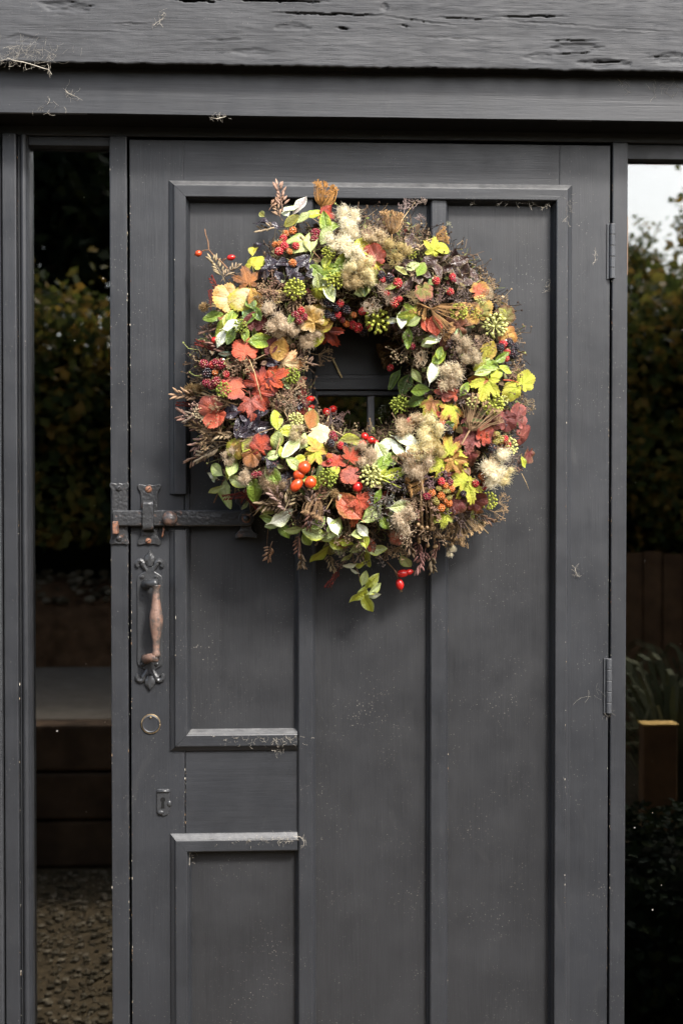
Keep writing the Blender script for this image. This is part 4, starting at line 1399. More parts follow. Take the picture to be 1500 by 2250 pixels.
for i in range(11500):
    a = frg.uniform(0, 6.283); b = frg.uniform(-0.35, math.pi + 0.35); k = frg.uniform(0.55, 1.02) ** 0.7
    p, n = torus_pt(a, b, k)
    d = (n * frg.uniform(0.1, 1.0) + Vector((frg.gauss(0, 1), frg.gauss(0, 0.7), frg.gauss(0, 1))) * 0.6).normalized()
    v = frg.random()
    if frg.random() < 0.62:
        L = frg.uniform(0.010, 0.030)
        side = Vector((frg.gauss(0, 1), frg.gauss(0, 1), frg.gauss(0, 1))) * 0.006
        fill.tube([p, p + d * L * 0.5 + side, p + d * L], [0.0007, 0.0006, 0.0004], 3, a=v, cap=False)
        if frg.random() < 0.45: fill.ball(p + d * L, 0.0019, nu=5, nv=3, a=v)
    else:
        leafy(fill, p, frg.uniform(0.007, 0.018), frg, 0.2, n * 1.0, v)
FILLM = vcol_mat('dried_filling', [(0.0, (0.018, 0.011, 0.008)), (0.4, (0.075, 0.048, 0.03)), (0.7, (0.17, 0.115, 0.07)), (0.86, (0.34, 0.25, 0.15)), (0.92, (0.12, 0.15, 0.04)), (0.98, (0.32, 0.34, 0.12))], 0.8, 0.15, 0.1)
fo = fill.build('dried_filling', FILLM, wreath, attrs=True)
fo['kind'] = 'stuff'

# ------------------------------------------------------------------ wreath: the pieces, where the photograph shows them
CORAL, RED, DRED = (0.46, 0.105, 0.055), (0.35, 0.05, 0.02), (0.10, 0.014, 0.011)
ORA, YOR, CREAM, YEL = (0.32, 0.125, 0.035), (0.46, 0.27, 0.065), (0.62, 0.46, 0.25), (0.46, 0.41, 0.05)
LIME, GRN, DGRN, PALE, WHT = (0.40, 0.43, 0.045), (0.18, 0.26, 0.035), (0.055, 0.09, 0.015), (0.43, 0.49, 0.20), (0.76, 0.78, 0.62)
PLUM, PINK, BRN, OLV = (0.15, 0.038, 0.034), (0.34, 0.105, 0.08), (0.15, 0.07, 0.033), (0.20, 0.19, 0.045)

autumn = [  # kind, x, y, size, tip angle, colour 1, colour 2
    ('R', 538, 768, 50, 105, CORAL, RED), ('R', 517, 848, 52, 160, CORAL, PINK), ('L', 602, 829, 56, 15, RED, (0.44, 0.08, 0.02)), ('L', 565, 835, 52, 125, RED, DRED),
    ('L', 552, 890, 54, 275, PINK, RED), ('R', 462, 897, 48, 165, CORAL, PINK), ('R', 474, 917, 46, 225, RED, CORAL), ('L', 633, 800, 52, 350, CREAM, ORA), ('G', 613, 768, 58, 80, YOR, ORA),
    ('L', 543, 612, 50, 100, ORA, BRN), ('R', 500, 655, 56, 175, CREAM, YOR), ('R', 540, 650, 56, 200, CREAM, YEL), ('G', 493, 690, 48, 95, ORA, BRN), ('G', 562, 662, 62, 290, YOR, ORA),
    ('R', 683, 700, 50, 130, YOR, CREAM), ('R', 700, 690, 44, 30, YEL, YOR), ('L', 722, 734, 56, 300, PLUM, RED), ('G', 712, 715, 40, 20, YOR, YEL), ('G', 697, 740, 46, 265, LIME, YEL), ('L', 697, 645, 46, 260, LIME, OLV),
    ('L', 952, 546, 44, 75, LIME, YEL), ('G', 973, 545, 46, 25, YEL, LIME), ('R', 823, 562, 44, 110, PINK, RED), ('G', 797, 543, 56, 45, YEL, LIME), ('G', 818, 580, 42, 180, YEL, YOR), ('G', 826, 602, 44, 285, YEL, LIME),
    ('L', 978, 860, 46, 40, PINK, CORAL), ('L', 992, 862, 40, 160, CORAL, PINK), ('L', 945, 892, 52, 235, (0.45, 0.2, 0.08), LIME), ('L', 993, 903, 56, 285, LIME, ORA), ('L', 1066, 846, 60, 250, LIME, YEL), ('G', 1050, 835, 48, 180, ORA, YOR),
    ('R', 1116, 742, 46, 330, YOR, ORA), ('G', 1072, 772, 54, 245, YEL, YOR), ('R', 1152, 838, 40, 50, LIME, YEL), ('R', 1130, 858, 38, 230, LIME, YEL), ('R', 1110, 694, 38, 80, OLV, BRN),
    ('R', 1150, 960, 48, 350, PINK, PLUM), ('R', 1136, 915, 48, 70, PLUM, PINK), ('R', 1098, 918, 46, 150, PLUM, PINK), ('R', 1112, 925, 40, 300, PLUM, DRED), ('L', 1030, 962, 56, 190, PLUM, PINK), ('R', 1062, 955, 42, 50, RED, PLUM), ('L', 1035, 1003, 46, 300, DRED, BRN),
    ('L', 985, 985, 52, 95, LIME, ORA), ('L', 965, 1022, 46, 200, LIME, YEL), ('L', 998, 1015, 46, 300, YOR, ORA), ('L', 1010, 1000, 42, 20, LIME, YEL), ('L', 1030, 1075, 52, 285, LIME, YEL), ('L', 1012, 1050, 50, 140, LIME, YEL),
    ('R', 1045, 1100, 42, 20, PLUM, PINK), ('R', 1005, 1105, 44, 220, PLUM, BRN), ('L', 972, 1135, 46, 200, LIME, OLV), ('L', 795, 1103, 52, 330, RED, CORAL), ('G', 765, 1112, 78, 135, CORAL, ORA), ('L', 780, 1125, 46, 270, ORA, RED),
    ('R', 770, 1043, 38, 190, PINK, CORAL), ('L', 737, 1012, 48, 110, RED, PINK), ('L', 772, 1003, 46, 60, RED, BRN), ('L', 700, 980, 56, 60, YOR, LIME), ('L', 690, 1000, 44, 240, LIME, YOR), ('R', 700, 946, 50, 10, CREAM, (0.75, 0.62, 0.4)), ('G', 683, 922, 48, 70, ORA, OLV),
    ('R', 520, 985, 42, 185, YOR, LIME), ('G', 545, 975, 44, 60, OLV, LIME), ('R', 574, 980, 42, 85, RED, DRED), ('R', 553, 1003, 38, 260, ORA, BRN), ('G', 770, 967, 58, 12, OLV, LIME), ('G', 560, 706, 56, 185, DRED, PLUM), ('G', 595, 760, 44, 60, PLUM, DRED),
    ('G', 935, 712, 40, 110, RED, CORAL), ('G', 955, 716, 46, 100, RED, CORAL), ('R', 1002, 716, 46, 180, (0.30, 0.12, 0.07), BRN), ('G', 978, 752, 44, 250, BRN, PLUM), ('R', 1035, 690, 46, 160, YOR, BRN), ('R', 1058, 680, 40, 60, OLV, YOR), ('R', 931, 640, 36, 290, OLV, PINK), ('L', 903, 690, 42, 190, LIME, GRN),
    ('R', 1160, 1000, 30, 280, PLUM, BRN), ('R', 555, 575, 40, 100, YEL, LIME), ('R', 720, 470, 30, 60, RED, PLUM), ('G', 715, 465, 40, 230, RED, DRED), ('R', 1052, 640, 36, 30, CORAL, YOR), ('L', 590, 840, 46, 240, DRED, RED), ('L', 575, 870, 46, 300, RED, DRED),
    ('G', 905, 925, 48, 60, CORAL, PINK), ('L', 975, 915, 36, 90, DRED, RED), ('R', 1040, 1125, 40, 250, ORA, BRN), ('G', 815, 1200, 40, 280, CORAL, BRN), ('G', 755, 1190, 34, 100, BRN, CORAL), ('R', 870, 1180, 30, 260, CORAL, BRN),
]
arg = random.Random(5)
for i, (k, px, py, s_, an, c1, c2) in enumerate(autumn):
    lst = {'R': ROUND, 'L': LOBED, 'G': LONGL}[k]
    nm = {'R': 'round_leaf', 'L': 'lobed_leaf', 'G': 'long_leaf'}[k]
    if k == 'G': place(nm, lst[i % 3], px, py, s_ * 1.0, an, c1, c2, 0.012, 0.3, 0.55, arg, 0.5)
    else: place(nm, lst[i % 4], px, py, s_ * 0.86, an, c1, c2, 0.014, 0.42, 0.6, arg, 0.25)

ovals = [
    (475, 1032, 50, 150, PALE, GRN), (466, 1051, 32, 200, PALE, WHT), (472, 1075, 34, 215, PALE, LIME), (492, 1083, 62, 275, PALE, GRN), (521, 1058, 48, 335, PALE, LIME), (510, 1026, 44, 75, PALE, GRN), (503, 1040, 34, 60, LIME, PALE),
    (608, 922, 48, 95, LIME, GRN), (634, 946, 48, 5, LIME, PALE), (609, 967, 48, 265, PALE, LIME), (640, 986, 62, 235, PALE, WHT), (669, 970, 40, 60, PALE, GRN), (619, 994, 30, 280, LIME, GRN), (600, 1000, 34, 200, PALE, GRN), (645, 1020, 50, 320, PALE, GRN), (660, 1010, 40, 20, LIME, PALE),
    (690, 1172, 56, 165, PALE, LIME), (735, 1162, 52, 60, PALE, GRN), (700, 1216, 62, 245, LIME, GRN), (722, 1212, 48, 280, OLV, LIME), (800, 1185, 42, 100, LIME, GRN), (797, 1166, 36, 130, WHT, PALE), (826, 1207, 52, 0, PALE, LIME), (803, 1226, 42, 270, LIME, PALE), (645, 1165, 42, 185, PALE, GRN), (675, 1185, 40, 300, GRN, PALE),
    (762, 1222, 36, 215, PALE, LIME), (790, 1243, 34, 20, LIME, PALE), (768, 1243, 32, 200, WHT, PALE), (785, 1205, 40, 30, PALE, GRN), (758, 1190, 40, 160, LIME, GRN), (790, 1172, 40, 10, PALE, LIME), (715, 1180, 44, 200, PALE, LIME), (738, 1195, 40, 330, LIME, PALE),
    (800, 1270, 40, 75, PALE, LIME), (815, 1281, 42, 50, LIME, PALE), (824, 1294, 42, 20, PALE, LIME), (819, 1309, 36, 350, WHT, PALE), (786, 1306, 54, 235, LIME, PALE), (797, 1310, 48, 255, LIME, PALE), (807, 1326, 52, 285, LIME, PALE), (777, 1256, 22, 180, WHT, PALE),
    (590, 1138, 44, 180, GRN, PALE), (620, 1140, 60, 20, WHT, PALE), (600, 1150, 42, 205, PALE, GRN), (622, 1163, 44, 300, GRN, DGRN), (585, 1120, 40, 150, OLV, GRN), (560, 1075, 62, 280, GRN, DGRN), (600, 1045, 62, 300, GRN, PALE),
    (690, 468, 46, 15, LIME, GRN), (668, 478, 40, 30, PALE, OLV), (652, 522, 48, 175, PALE, GRN), (682, 530, 56, 95, PALE, OLV), (663, 540, 44, 215, PALE, OLV), (715, 490, 54, 100, GRN, LIME), (735, 492, 54, 65, GRN, PALE), (716, 516, 48, 240, PALE, GRN), (640, 455, 46, 60, WHT, PALE), (660, 452, 50, 50, (0.42, 0.36, 0.33), WHT), (628, 462, 40, 120, WHT, PALE), (640, 485, 46, 200, OLV, YEL),
    (695, 595, 42, 140, GRN, PALE), (720, 602, 54, 5, GRN, LIME), (716, 574, 40, 85, LIME, GRN), (746, 598, 42, 30, LIME, GRN), (702, 622, 48, 285, PALE, WHT), (722, 640, 56, 290, PALE, WHT), (760, 573, 62, 25, GRN, LIME), (730, 590, 44, 10, GRN, DGRN), (780, 560, 44, 40, GRN, LIME),
    (470, 696, 52, 190, GRN, DGRN), (511, 692, 36, 40, GRN, LIME), (548, 694, 54, 235, DGRN, GRN), (551, 665, 40, 110, DGRN, GRN), (566, 690, 44, 300, DGRN, GRN), (488, 720, 56, 215, LIME, GRN), (512, 715, 50, 20, WHT, PALE), (486, 741, 46, 230, WHT, PALE), (508, 737, 44, 245, DGRN, GRN), (572, 748, 58, 5, GRN, LIME), (500, 700, 40, 60, LIME, PALE), (539, 735, 30, 80, GRN, LIME),
    (950, 816, 56, 75, WHT, PALE), (962, 788, 40, 40, GRN, LIME), (922, 857, 50, 175, GRN, DGRN), (890, 842, 54, 255, DGRN, GRN), (868, 835, 52, 235, DGRN, GRN), (910, 880, 46, 190, DGRN, GRN), (883, 700, 44, 265, WHT, PALE), (908, 705, 36, 200, PALE, GRN), (897, 742, 50, 265, GRN, DGRN), (950, 745, 40, 20, WHT, PALE), (940, 752, 40, 210, PALE, GRN), (965, 775, 30, 80, GRN, LIME), (915, 825, 40, 120, PALE, GRN),
    (860, 1008, 50, 35, GRN, PALE), (838, 995, 56, 120, PALE, WHT), (850, 975, 50, 170, WHT, PALE), (893, 968, 60, 335, WHT, PALE), (906, 997, 56, 285, WHT, PALE), (875, 990, 46, 300, WHT, PALE), (842, 1018, 46, 60, GRN, DGRN), (866, 1040, 56, 15, LIME, GRN), (840, 1050, 46, 250, LIME, PALE), (880, 1112, 54, 5, PALE, WHT), (818, 1130, 60, 35, PALE, GRN), (830, 1090, 36, 60, GRN, DGRN), (868, 1125, 40, 240, PALE, GRN), (891, 1235, 46, 290, PALE, GRN), (845, 1150, 36, 300, GRN, DGRN),
    (1100, 785, 44, 30, GRN, DGRN), (1080, 800, 52, 25, GRN, PALE), (1062, 815, 44, 200, PALE, GRN), (1090, 820, 42, 60, LIME, GRN), (1148, 1015, 30, 300, LIME, GRN), (1035, 1140, 40, 280, OLV, GRN), (1105, 690, 34, 140, OLV, LIME), (1055, 800, 40, 240, LIME, PALE), (1108, 812, 36, 340, LIME, GRN),
    (556, 545, 40, 95, YEL, OLV), (575, 470, 26, 140, OLV, PALE), (1165, 830, 30, 30, LIME, PALE), (468, 1045, 30, 170, WHT, PALE), (735, 1155, 44, 110, WHT, PALE), (1020, 855, 36, 60, GRN, LIME), (985, 935, 30, 200, DGRN, GRN), (640, 700, 30, 250, DGRN, GRN), (815, 1015, 40, 200, PALE, GRN),
    (860, 625, 40, 200, OLV, GRN), (820, 610, 40, 260, OLV, GRN), (800, 632, 44, 280, DGRN, OLV), (795, 640, 40, 20, PALE, OLV), (905, 585, 36, 20, PALE, OLV), (925, 590, 40, 60, GRN, OLV), (880, 595, 36, 160, OLV, PALE), (690, 1060, 52, 350, LIME, GRN), (735, 1035, 36, 40, LIME, OLV), (700, 1150, 40, 40, GRN, PALE), (745, 1210, 36, 200, PALE, OLV), (665, 1060, 50, 280, DGRN, GRN),
]
for i, (px, py, s_, an, c1, c2) in enumerate(ovals):
    far = math.hypot(px - WC[0], py - WC[1]) > 395
    place('oval_leaf', OVAL[i % 4], px, py, s_ * 0.98, an, c1, c2, 0.016 if not far else 0.02, 0.40, 0.55, arg, 0.5)

darks = [(562, 545, 40, 190), (585, 487, 46, 20), (610, 500, 36, 160), (600, 580, 50, 200), (625, 575, 46, 20), (640, 595, 44, 60), (580, 600, 44, 230), (615, 610, 44, 300), (660, 575, 44, 30), (680, 580, 40, 100), (590, 570, 40, 100), (650, 610, 44, 190),
         (505, 905, 60, 170), (540, 910, 60, 110), (560, 925, 52, 60), (530, 935, 60, 250), (570, 905, 46, 20), (545, 945, 56, 200), (575, 940, 56, 5), (590, 795, 46, 160), (600, 1010, 54, 250), (585, 1000, 40, 200), (640, 1045, 46, 200), (625, 1055, 44, 260), (610, 790, 36, 10),
         (985, 560, 44, 60), (1005, 575, 46, 20), (1000, 600, 44, 300), (930, 600, 40, 150), (915, 615, 40, 220), (895, 575, 46, 100), (985, 590, 40, 200), (1020, 600, 44, 70), (1030, 620, 36, 20), (1048, 608, 32, 60), (940, 575, 44, 20), (960, 590, 44, 300), (880, 640, 40, 200), (900, 625, 44, 30), (1035, 598, 34, 110), (915, 540, 40, 40), (900, 530, 36, 70), (1008, 620, 40, 330), (660, 885, 40, 80), (690, 600, 40, 200)]
for i, (px, py, s_, an) in enumerate(darks):
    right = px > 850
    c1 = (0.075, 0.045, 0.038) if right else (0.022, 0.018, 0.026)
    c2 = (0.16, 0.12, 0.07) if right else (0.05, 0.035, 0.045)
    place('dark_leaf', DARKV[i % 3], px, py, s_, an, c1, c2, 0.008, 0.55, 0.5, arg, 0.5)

# small dried and dark leaves tucked between
srg = random.Random(91)
cnt = 0
while cnt < 280:
    a = srg.uniform(0, 6.283); r_ = WR + srg.gauss(0, 72)
    if abs(r_ - WR) > 128: continue
    px, py = WC[0] + r_ * math.cos(a), WC[1] - r_ * math.sin(a)
    c1 = srg.choice([(0.09, 0.05, 0.03), (0.14, 0.09, 0.05), (0.05, 0.03, 0.025), (0.20, 0.14, 0.08), (0.13, 0.15, 0.05), (0.10, 0.025, 0.02), (0.22, 0.25, 0.08), (0.30, 0.24, 0.12), (0.40, 0.42, 0.22), (0.06, 0.05, 0.03)])
    place('small_leaf', SMALLV[cnt % 3], px, py, srg.uniform(17, 34), srg.uniform(0, 360), c1, tuple(x * srg.uniform(0.6, 1.7) for x in c1), srg.uniform(-0.008, 0.012), 0.7, 0.35, srg, 0.5)
    cnt += 1

# silky clematis heads
IV, TAN, YCR = (0.92, 0.85, 0.66), (0.66, 0.54, 0.39), (0.88, 0.79, 0.50)
CTR = (0.35, 0.13, 0.03)
for i, (px, py, r_, c, li) in enumerate([(768, 488, 42, IV, .01), (752, 530, 40, IV, .02), (770, 545, 38, IV, .02), (790, 588, 38, YCR, .018), (778, 615, 34, (0.6, 0.48, 0.27), .016), (808, 600, 28, YCR, .01), (603, 700, 40, TAN, .012), (612, 725, 30, TAN, .008), (688, 745, 34, TAN, .006),
                                          (1088, 1022, 46, IV, .02), (1075, 1035, 34, IV, .02), (1112, 1045, 32, YCR, .012), (945, 952, 44, YCR, .018), (930, 985, 38, YCR, .02), (955, 990, 34, (0.66, 0.55, 0.28), .015), (898, 935, 36, (0.62, 0.5, 0.33), .015), (915, 1032, 38, TAN, .02),
                                          (818, 520, 34, (0.7, 0.58, 0.38), .012), (870, 548, 36, (0.62, 0.5, 0.24), .012), (985, 818, 36, (0.7, 0.6, 0.42), .015), (1005, 830, 32, TAN, .012), (1030, 775, 36, (0.6, 0.5, 0.35), .015), (1018, 755, 26, TAN, .01), (875, 1155, 38, TAN, .012), (890, 1135, 30, TAN, .012),
                                          (592, 1062, 36, (0.33, 0.24, 0.15), .006), (600, 1085, 30, (0.33, 0.23, 0.14), .004), (508, 998, 26, TAN, 0), (650, 955, 26, (0.66, 0.56, 0.36), .012), (1060, 650, 24, (0.62, 0.5, 0.34), .006), (991, 1210, 15, IV, 0), (812, 1000, 32, TAN, .012), (545, 1040, 28, TAN, .004), (650, 720, 24, TAN, .0), (745, 830, 0, TAN, 0)]):
    if r_: place('seed_fluff', FLUFFS[i % 3], px, py, r_ * 1.25, srg.uniform(0, 360), c, CTR, li + 0.008, 0.25, 0.5, srg, 0.0)
for i, (px, py, r_, c) in enumerate([(812, 515, 26, (0.62, 0.48, 0.36)), (835, 522, 24, (0.6, 0.45, 0.33)), (850, 545, 24, (0.58, 0.46, 0.26)), (865, 570, 24, (0.55, 0.45, 0.2)), (840, 638, 24, (0.58, 0.46, 0.36)), (815, 672, 28, (0.62, 0.52, 0.40)), (906, 655, 22, (0.45, 0.36, 0.2)), (925, 790, 25, (0.58, 0.47, 0.33)), (915, 930, 28, (0.68, 0.55, 0.34)), (950, 965, 28, (0.66, 0.55, 0.25)), (935, 950, 26, (0.7, 0.6, 0.32)), (960, 990, 24, (0.62, 0.5, 0.24)), (1075, 1020, 26, (0.75, 0.62, 0.42)), (765, 505, 22, (0.66, 0.54, 0.3)), (875, 1165, 28, (0.42, 0.33, 0.22)), (855, 655, 20, (0.5, 0.4, 0.3))]):
    place('seed_swirl', SWIRLS[i % 2], px, py, r_, srg.uniform(0, 360), c, (0.45, 0.17, 0.04), 0.016, 0.2, 0.7, srg, 0.0)

# ivy flower heads
YG, PYG, GB = (0.30, 0.32, 0.045), (0.50, 0.50, 0.17), (0.19, 0.23, 0.03)
for i, (px, py, r_, c) in enumerate([(648, 636, 25, YG), (736, 617, 22, YG), (722, 556, 17, YG), (828, 704, 29, YG), (1008, 685, 21, YG), (1086, 716, 28, PYG), (1082, 889, 27, YG), (1038, 884, 15, PYG), (878, 891, 23, GB), (815, 1046, 26, PYG), (640, 826, 20, GB), (492, 857, 18, GB), (720, 1050, 23, GB), (1071, 1100, 21, YG), (529, 717, 17, GB), (1118, 980, 20, PYG), (650, 923, 18, PYG), (1045, 690, 12, YG), (1055, 660, 12, PYG), (905, 560, 11, YG), (880, 875, 9, GB), (1105, 880, 12, PYG)]):
    place('ivy_flower_head', IVY[i % 2 if r_ > 15 else 2], px, py, r_, srg.uniform(200, 340), c, tuple(x * 0.72 for x in c), 0.018, 0.3, 0.6, srg, 0.0)

# blackberries
K, RB, DR, OB, GBR = (0.010, 0.008, 0.012), (0.38, 0.02, 0.025), (0.17, 0.010, 0.022), (0.42, 0.11, 0.02), (0.23, 0.19, 0.04)
CAL = (0.22, 0.2, 0.08)
bb = [(448, 800, 11, DR), (467, 801, 9, RB), (483, 800, 13, DR), (474, 796, 9, DR), (457, 820, 13, K), (455, 840, 11, DR), (476, 839, 12, DR), (465, 846, 10, DR), (473, 818, 7, OB), (497, 822, 8, RB), (492, 842, 8, RB),
      (643, 507, 9, OB), (628, 513, 8, OB), (622, 524, 9, RB), (615, 537, 8, OB), (625, 541, 10, RB), (613, 552, 10, RB), (604, 537, 7, OB), (636, 553, 7, OB), (650, 541, 9, RB), (643, 578, 9, OB), (693, 512, 11, DR), (690, 525, 9, DR),
      (747, 667, 9, RB), (760, 681, 11, K), (722, 664, 13, K), (731, 695, 10, K), (742, 691, 9, RB), (774, 714, 10, RB), (786, 720, 11, RB), (798, 731, 9, K), (796, 684, 9, RB), (812, 719, 7, RB), (760, 711, 8, OB), (751, 702, 8, DR), (740, 675, 10, K), (777, 692, 7, OB), (718, 690, 10, K),
      (649, 692, 10, DR), (661, 682, 9, RB), (656, 704, 10, DR), (668, 696, 9, DR), (837, 605, 10, K), (855, 612, 11, K), (873, 622, 11, RB), (840, 614, 8, RB), (866, 665, 11, RB), (877, 657, 7, RB), (957, 617, 10, RB), (993, 608, 8, RB), (988, 641, 9, RB), (996, 616, 6, DR), (850, 645, 8, RB),
      (1104, 756, 10, RB), (1117, 754, 11, K), (1130, 762, 9, K), (1127, 779, 11, K), (1113, 774, 8, RB), (1111, 787, 8, RB), (1098, 764, 10, K), (1122, 766, 8, K), (970, 931, 9, RB), (972, 945, 10, K), (986, 946, 10, K), (978, 936, 8, K),
      (1080, 985, 11, K), (1108, 965, 9, RB), (1114, 977, 9, RB), (1090, 955, 8, GBR), (1098, 966, 9, GBR), (1088, 970, 8, GBR), (963, 1073, 7, GBR), (978, 1067, 8, OB), (990, 1073, 9, OB), (968, 1089, 10, OB), (985, 1077, 8, GBR), (977, 1078, 8, GBR), (957, 1101, 9, GBR), (968, 1115, 10, OB), (985, 1105, 9, OB), (948, 1083, 9, OB), (969, 1058, 9, RB), (988, 1060, 8, DR), (938, 1090, 10, DR), (986, 1093, 7, GBR), (978, 1100, 7, OB),
      (1044, 1062, 9, RB), (1060, 1070, 10, RB), (1047, 1076, 10, K), (1058, 1046, 9, OB), (1062, 1060, 7, OB), (726, 974, 10, K), (730, 955, 9, DR), (748, 979, 9, RB), (735, 962, 8, DR), (757, 980, 8, K), (560, 1043, 9, DR), (571, 1041, 6, DR), (857, 808, 8, RB), (723, 1003, 7, OB), (1017, 1085, 8, K), (600, 1025, 8, K), (724, 1013, 7, RB), (905, 760, 8, DR), (890, 745, 8, DR)]
for i, (px, py, r_, c) in enumerate(bb):
    c2 = CAL if c is not K else (0.10, 0.03, 0.03)
    place('blackberry', BBERRY[i % 2], px, py, r_ * 1.9, srg.uniform(200, 340), c, c2, 0.014, 0.5, 0.6, srg, 0.0)

# rose hips
HR, HO = (0.45, 0.016, 0.013), (0.50, 0.055, 0.012)
for (px, py, L, an, c, k, li) in [(436, 557, 15, 200, HO, 0, 0), (508, 566, 19, 5, HR, 1, 0), (681, 877, 20, 20, HR, 1, -.02), (684, 895, 16, 20, HR, 1, -.03), (717, 906, 20, 110, HR, 0, -.04), (731, 899, 18, 30, HR, 0, -.04), (668, 1027, 30, 60, HO, 0, .02), (657, 1043, 26, 20, HO, 0, .016), (651, 1066, 34, 230, HO, 1, .02), (682, 1060, 28, 260, HO, 0, .024),
                                (801, 959, 18, 120, HR, 0, .0), (815, 967, 18, 20, HR, 0, .0), (796, 976, 18, 200, HR, 0, .0), (826, 972, 12, 300, HR, 0, 0), (884, 1260, 26, 185, HR, 1, .0), (898, 1257, 20, 10, HR, 1, .0), (878, 1284, 26, 280, HR, 1, .0), (472, 748, 16, 320, HR, 0, .0), (785, 1070, 24, 260, HR, 0, .01), (712, 1057, 20, 200, DRED, 0, 0)]:
    place('rose_hip', HIP[k], px, py, L, an, c, (0.12, 0.07, 0.03), li, 0.15, 0.9, srg, 0.0)

# brown pod sprays, seed clusters, umbels, nests, teasels
PB, PBD, DKS = (0.36, 0.25, 0.17), (0.19, 0.125, 0.085), (0.12, 0.088, 0.076)
for i, (px, py, s_, an, c, li) in enumerate([(622, 435, 70, 95, PB, 0), (608, 470, 60, 120, PB, 0), (596, 500, 56, 170, PB, 0), (485, 590, 66, 110, PB, 0), (500, 600, 50, 60, PB, 0), (420, 865, 70, 165, PB, 0), (440, 900, 70, 190, PBD, 0), (425, 935, 76, 165, PB, 0), (450, 960, 70, 215, PB, 0), (465, 985, 74, 190, PB, 0), (445, 1005, 60, 225, PB, 0), (450, 940, 70, 150, PBD, 0), (470, 815, 60, 200, PB, 0), (480, 770, 60, 150, PBD, 0), (468, 720, 56, 170, PBD, 0),
                                            (588, 1210, 56, 260, PB, 0), (668, 1225, 60, 260, PB, 0), (655, 1190, 50, 250, PB, 0), (722, 1232, 46, 275, PB, 0), (930, 1225, 60, 280, PB, 0), (945, 1235, 60, 290, PBD, 0), (915, 1205, 60, 260, PB, 0), (985, 1195, 50, 300, PB, 0), (625, 1105, 80, 120, PB, .012), (640, 1095, 70, 60, PB, .014), (605, 1115, 70, 190, PB, .008), (685, 1090, 66, 100, PBD, .014), (695, 1100, 60, 40, PBD, .014), (660, 790, 60, 20, PBD, .0), (665, 770, 50, 60, PBD, .0), (640, 660, 50, 250, PBD, .01), (655, 660, 50, 300, PBD, .01), (460, 900, 50, 170, PBD, 0), (530, 780, 50, 200, PBD, 0), (500, 960, 60, 200, PB, 0), (680, 1130, 60, 250, PBD, .01), (1040, 1145, 46, 320, PB, 0), (800, 1210, 50, 250, PBD, 0), (955, 1200, 56, 250, PBD, 0), (890, 1190, 60, 280, PBD, 0), (600, 445, 40, 60, PB, 0), (1060, 1140, 50, 330, PBD, 0)]):
    place('pod_spray', PODS[i % 3], px, py, s_, an, tuple(x * srg.uniform(0.85, 1.25) for x in c), (0.10, 0.06, 0.04), li, 0.4, 0.6, srg, 0.55)
MAR = (0.13, 0.018, 0.014)
for i, (px, py, s_, an) in enumerate([(660, 875, 80, 95), (668, 900, 70, 80), (475, 635, 60, 130), (462, 760, 70, 160), (528, 1090, 70, 200), (545, 1080, 60, 60), (738, 1265, 60, 250), (415, 888, 50, 170), (655, 930, 60, 100), (465, 660, 50, 100), (548, 1095, 50, 330), (845, 1085, 50, 210)]):
    place('fine_seed_spike', FINEPODS[i % 2], px, py, s_, an, MAR, (0.16, 0.05, 0.03), 0.0, 0.3, 0.7, srg, 0.5)
for i, (px, py, s_, an, c) in enumerate([(890, 592, 30, 60, DKS), (868, 645, 34, 100, DKS), (1002, 655, 36, 60, DKS), (965, 655, 38, 90, DKS), (1018, 670, 30, 30, DKS), (888, 457, 24, 80, (0.22, 0.17, 0.15)), (920, 446, 20, 60, (0.22, 0.17, 0.15)), (921, 477, 14, 300, (0.22, 0.17, 0.15)), (984, 492, 10, 300, (0.3, 0.25, 0.2)), (1152, 885, 30, 20, PBD), (1140, 905, 26, 340, PBD), (1125, 820, 28, 60, PBD), (1138, 1015, 26, 300, PBD), (1042, 1135, 32, 330, DKS), (1015, 1135, 34, 260, DKS), (990, 1120, 28, 200, DKS), (950, 1055, 40, 100, DKS), (930, 1065, 34, 160, DKS), (880, 1070, 40, 190, DKS), (845, 1100, 44, 250, DKS), (860, 1060, 34, 90, DKS), (830, 1115, 34, 300, DKS),
                                         (728, 925, 26, 60, DKS), (742, 915, 20, 30, DKS), (895, 765, 46, 260, PBD), (985, 740, 40, 30, PBD), (1015, 790, 40, 60, PBD), (1050, 760, 36, 70, PBD), (1000, 770, 30, 200, DKS), (1010, 875, 34, 90, DKS), (905, 735, 30, 60, DKS), (640, 890, 40, 120, PBD), (620, 880, 36, 60, PBD), (450, 920, 36, 170, PB), (430, 910, 30, 160, PB), (600, 640, 36, 100, PBD), (620, 655, 34, 60, PBD), (575, 650, 30, 150, PBD), (700, 1130, 36, 300, DKS), (760, 1200, 36, 250, DKS), (820, 1220, 32, 280, DKS), (810, 1195, 28, 220, DKS), (850, 1210, 30, 270, PBD), (1085, 975, 36, 60, BRN), (1075, 950, 32, 100, BRN), (1125, 1010, 30, 260, DKS), (1115, 1000, 24, 200, DKS), (1095, 930, 22, 60, DKS), (590, 640, 30, 200, (0.3, 0.22, 0.12)), (615, 648, 22, 330, (0.45, 0.36, 0.2)), (850, 495, 24, 120, PBD), (835, 490, 22, 150, DKS), (700, 660, 30, 250, PBD), (545, 800, 34, 200, PBD), (520, 810, 34, 100, PBD), (940, 1110, 40, 270, PBD), (910, 1100, 36, 250, PBD), (900, 1170, 40, 270, PBD), (950, 1170, 36, 280, PBD), (780, 1180, 34, 200, PBD), (755, 1230, 26, 260, PBD)]):
    place('seed_cluster', CLUST[i % 3], px, py, s_, an, tuple(x * srg.uniform(0.8, 1.3) for x in c), tuple(x * 1.7 for x in c), 0.008, 0.3, 0.6, srg, 0.0)
NB = (0.34, 0.19, 0.07)
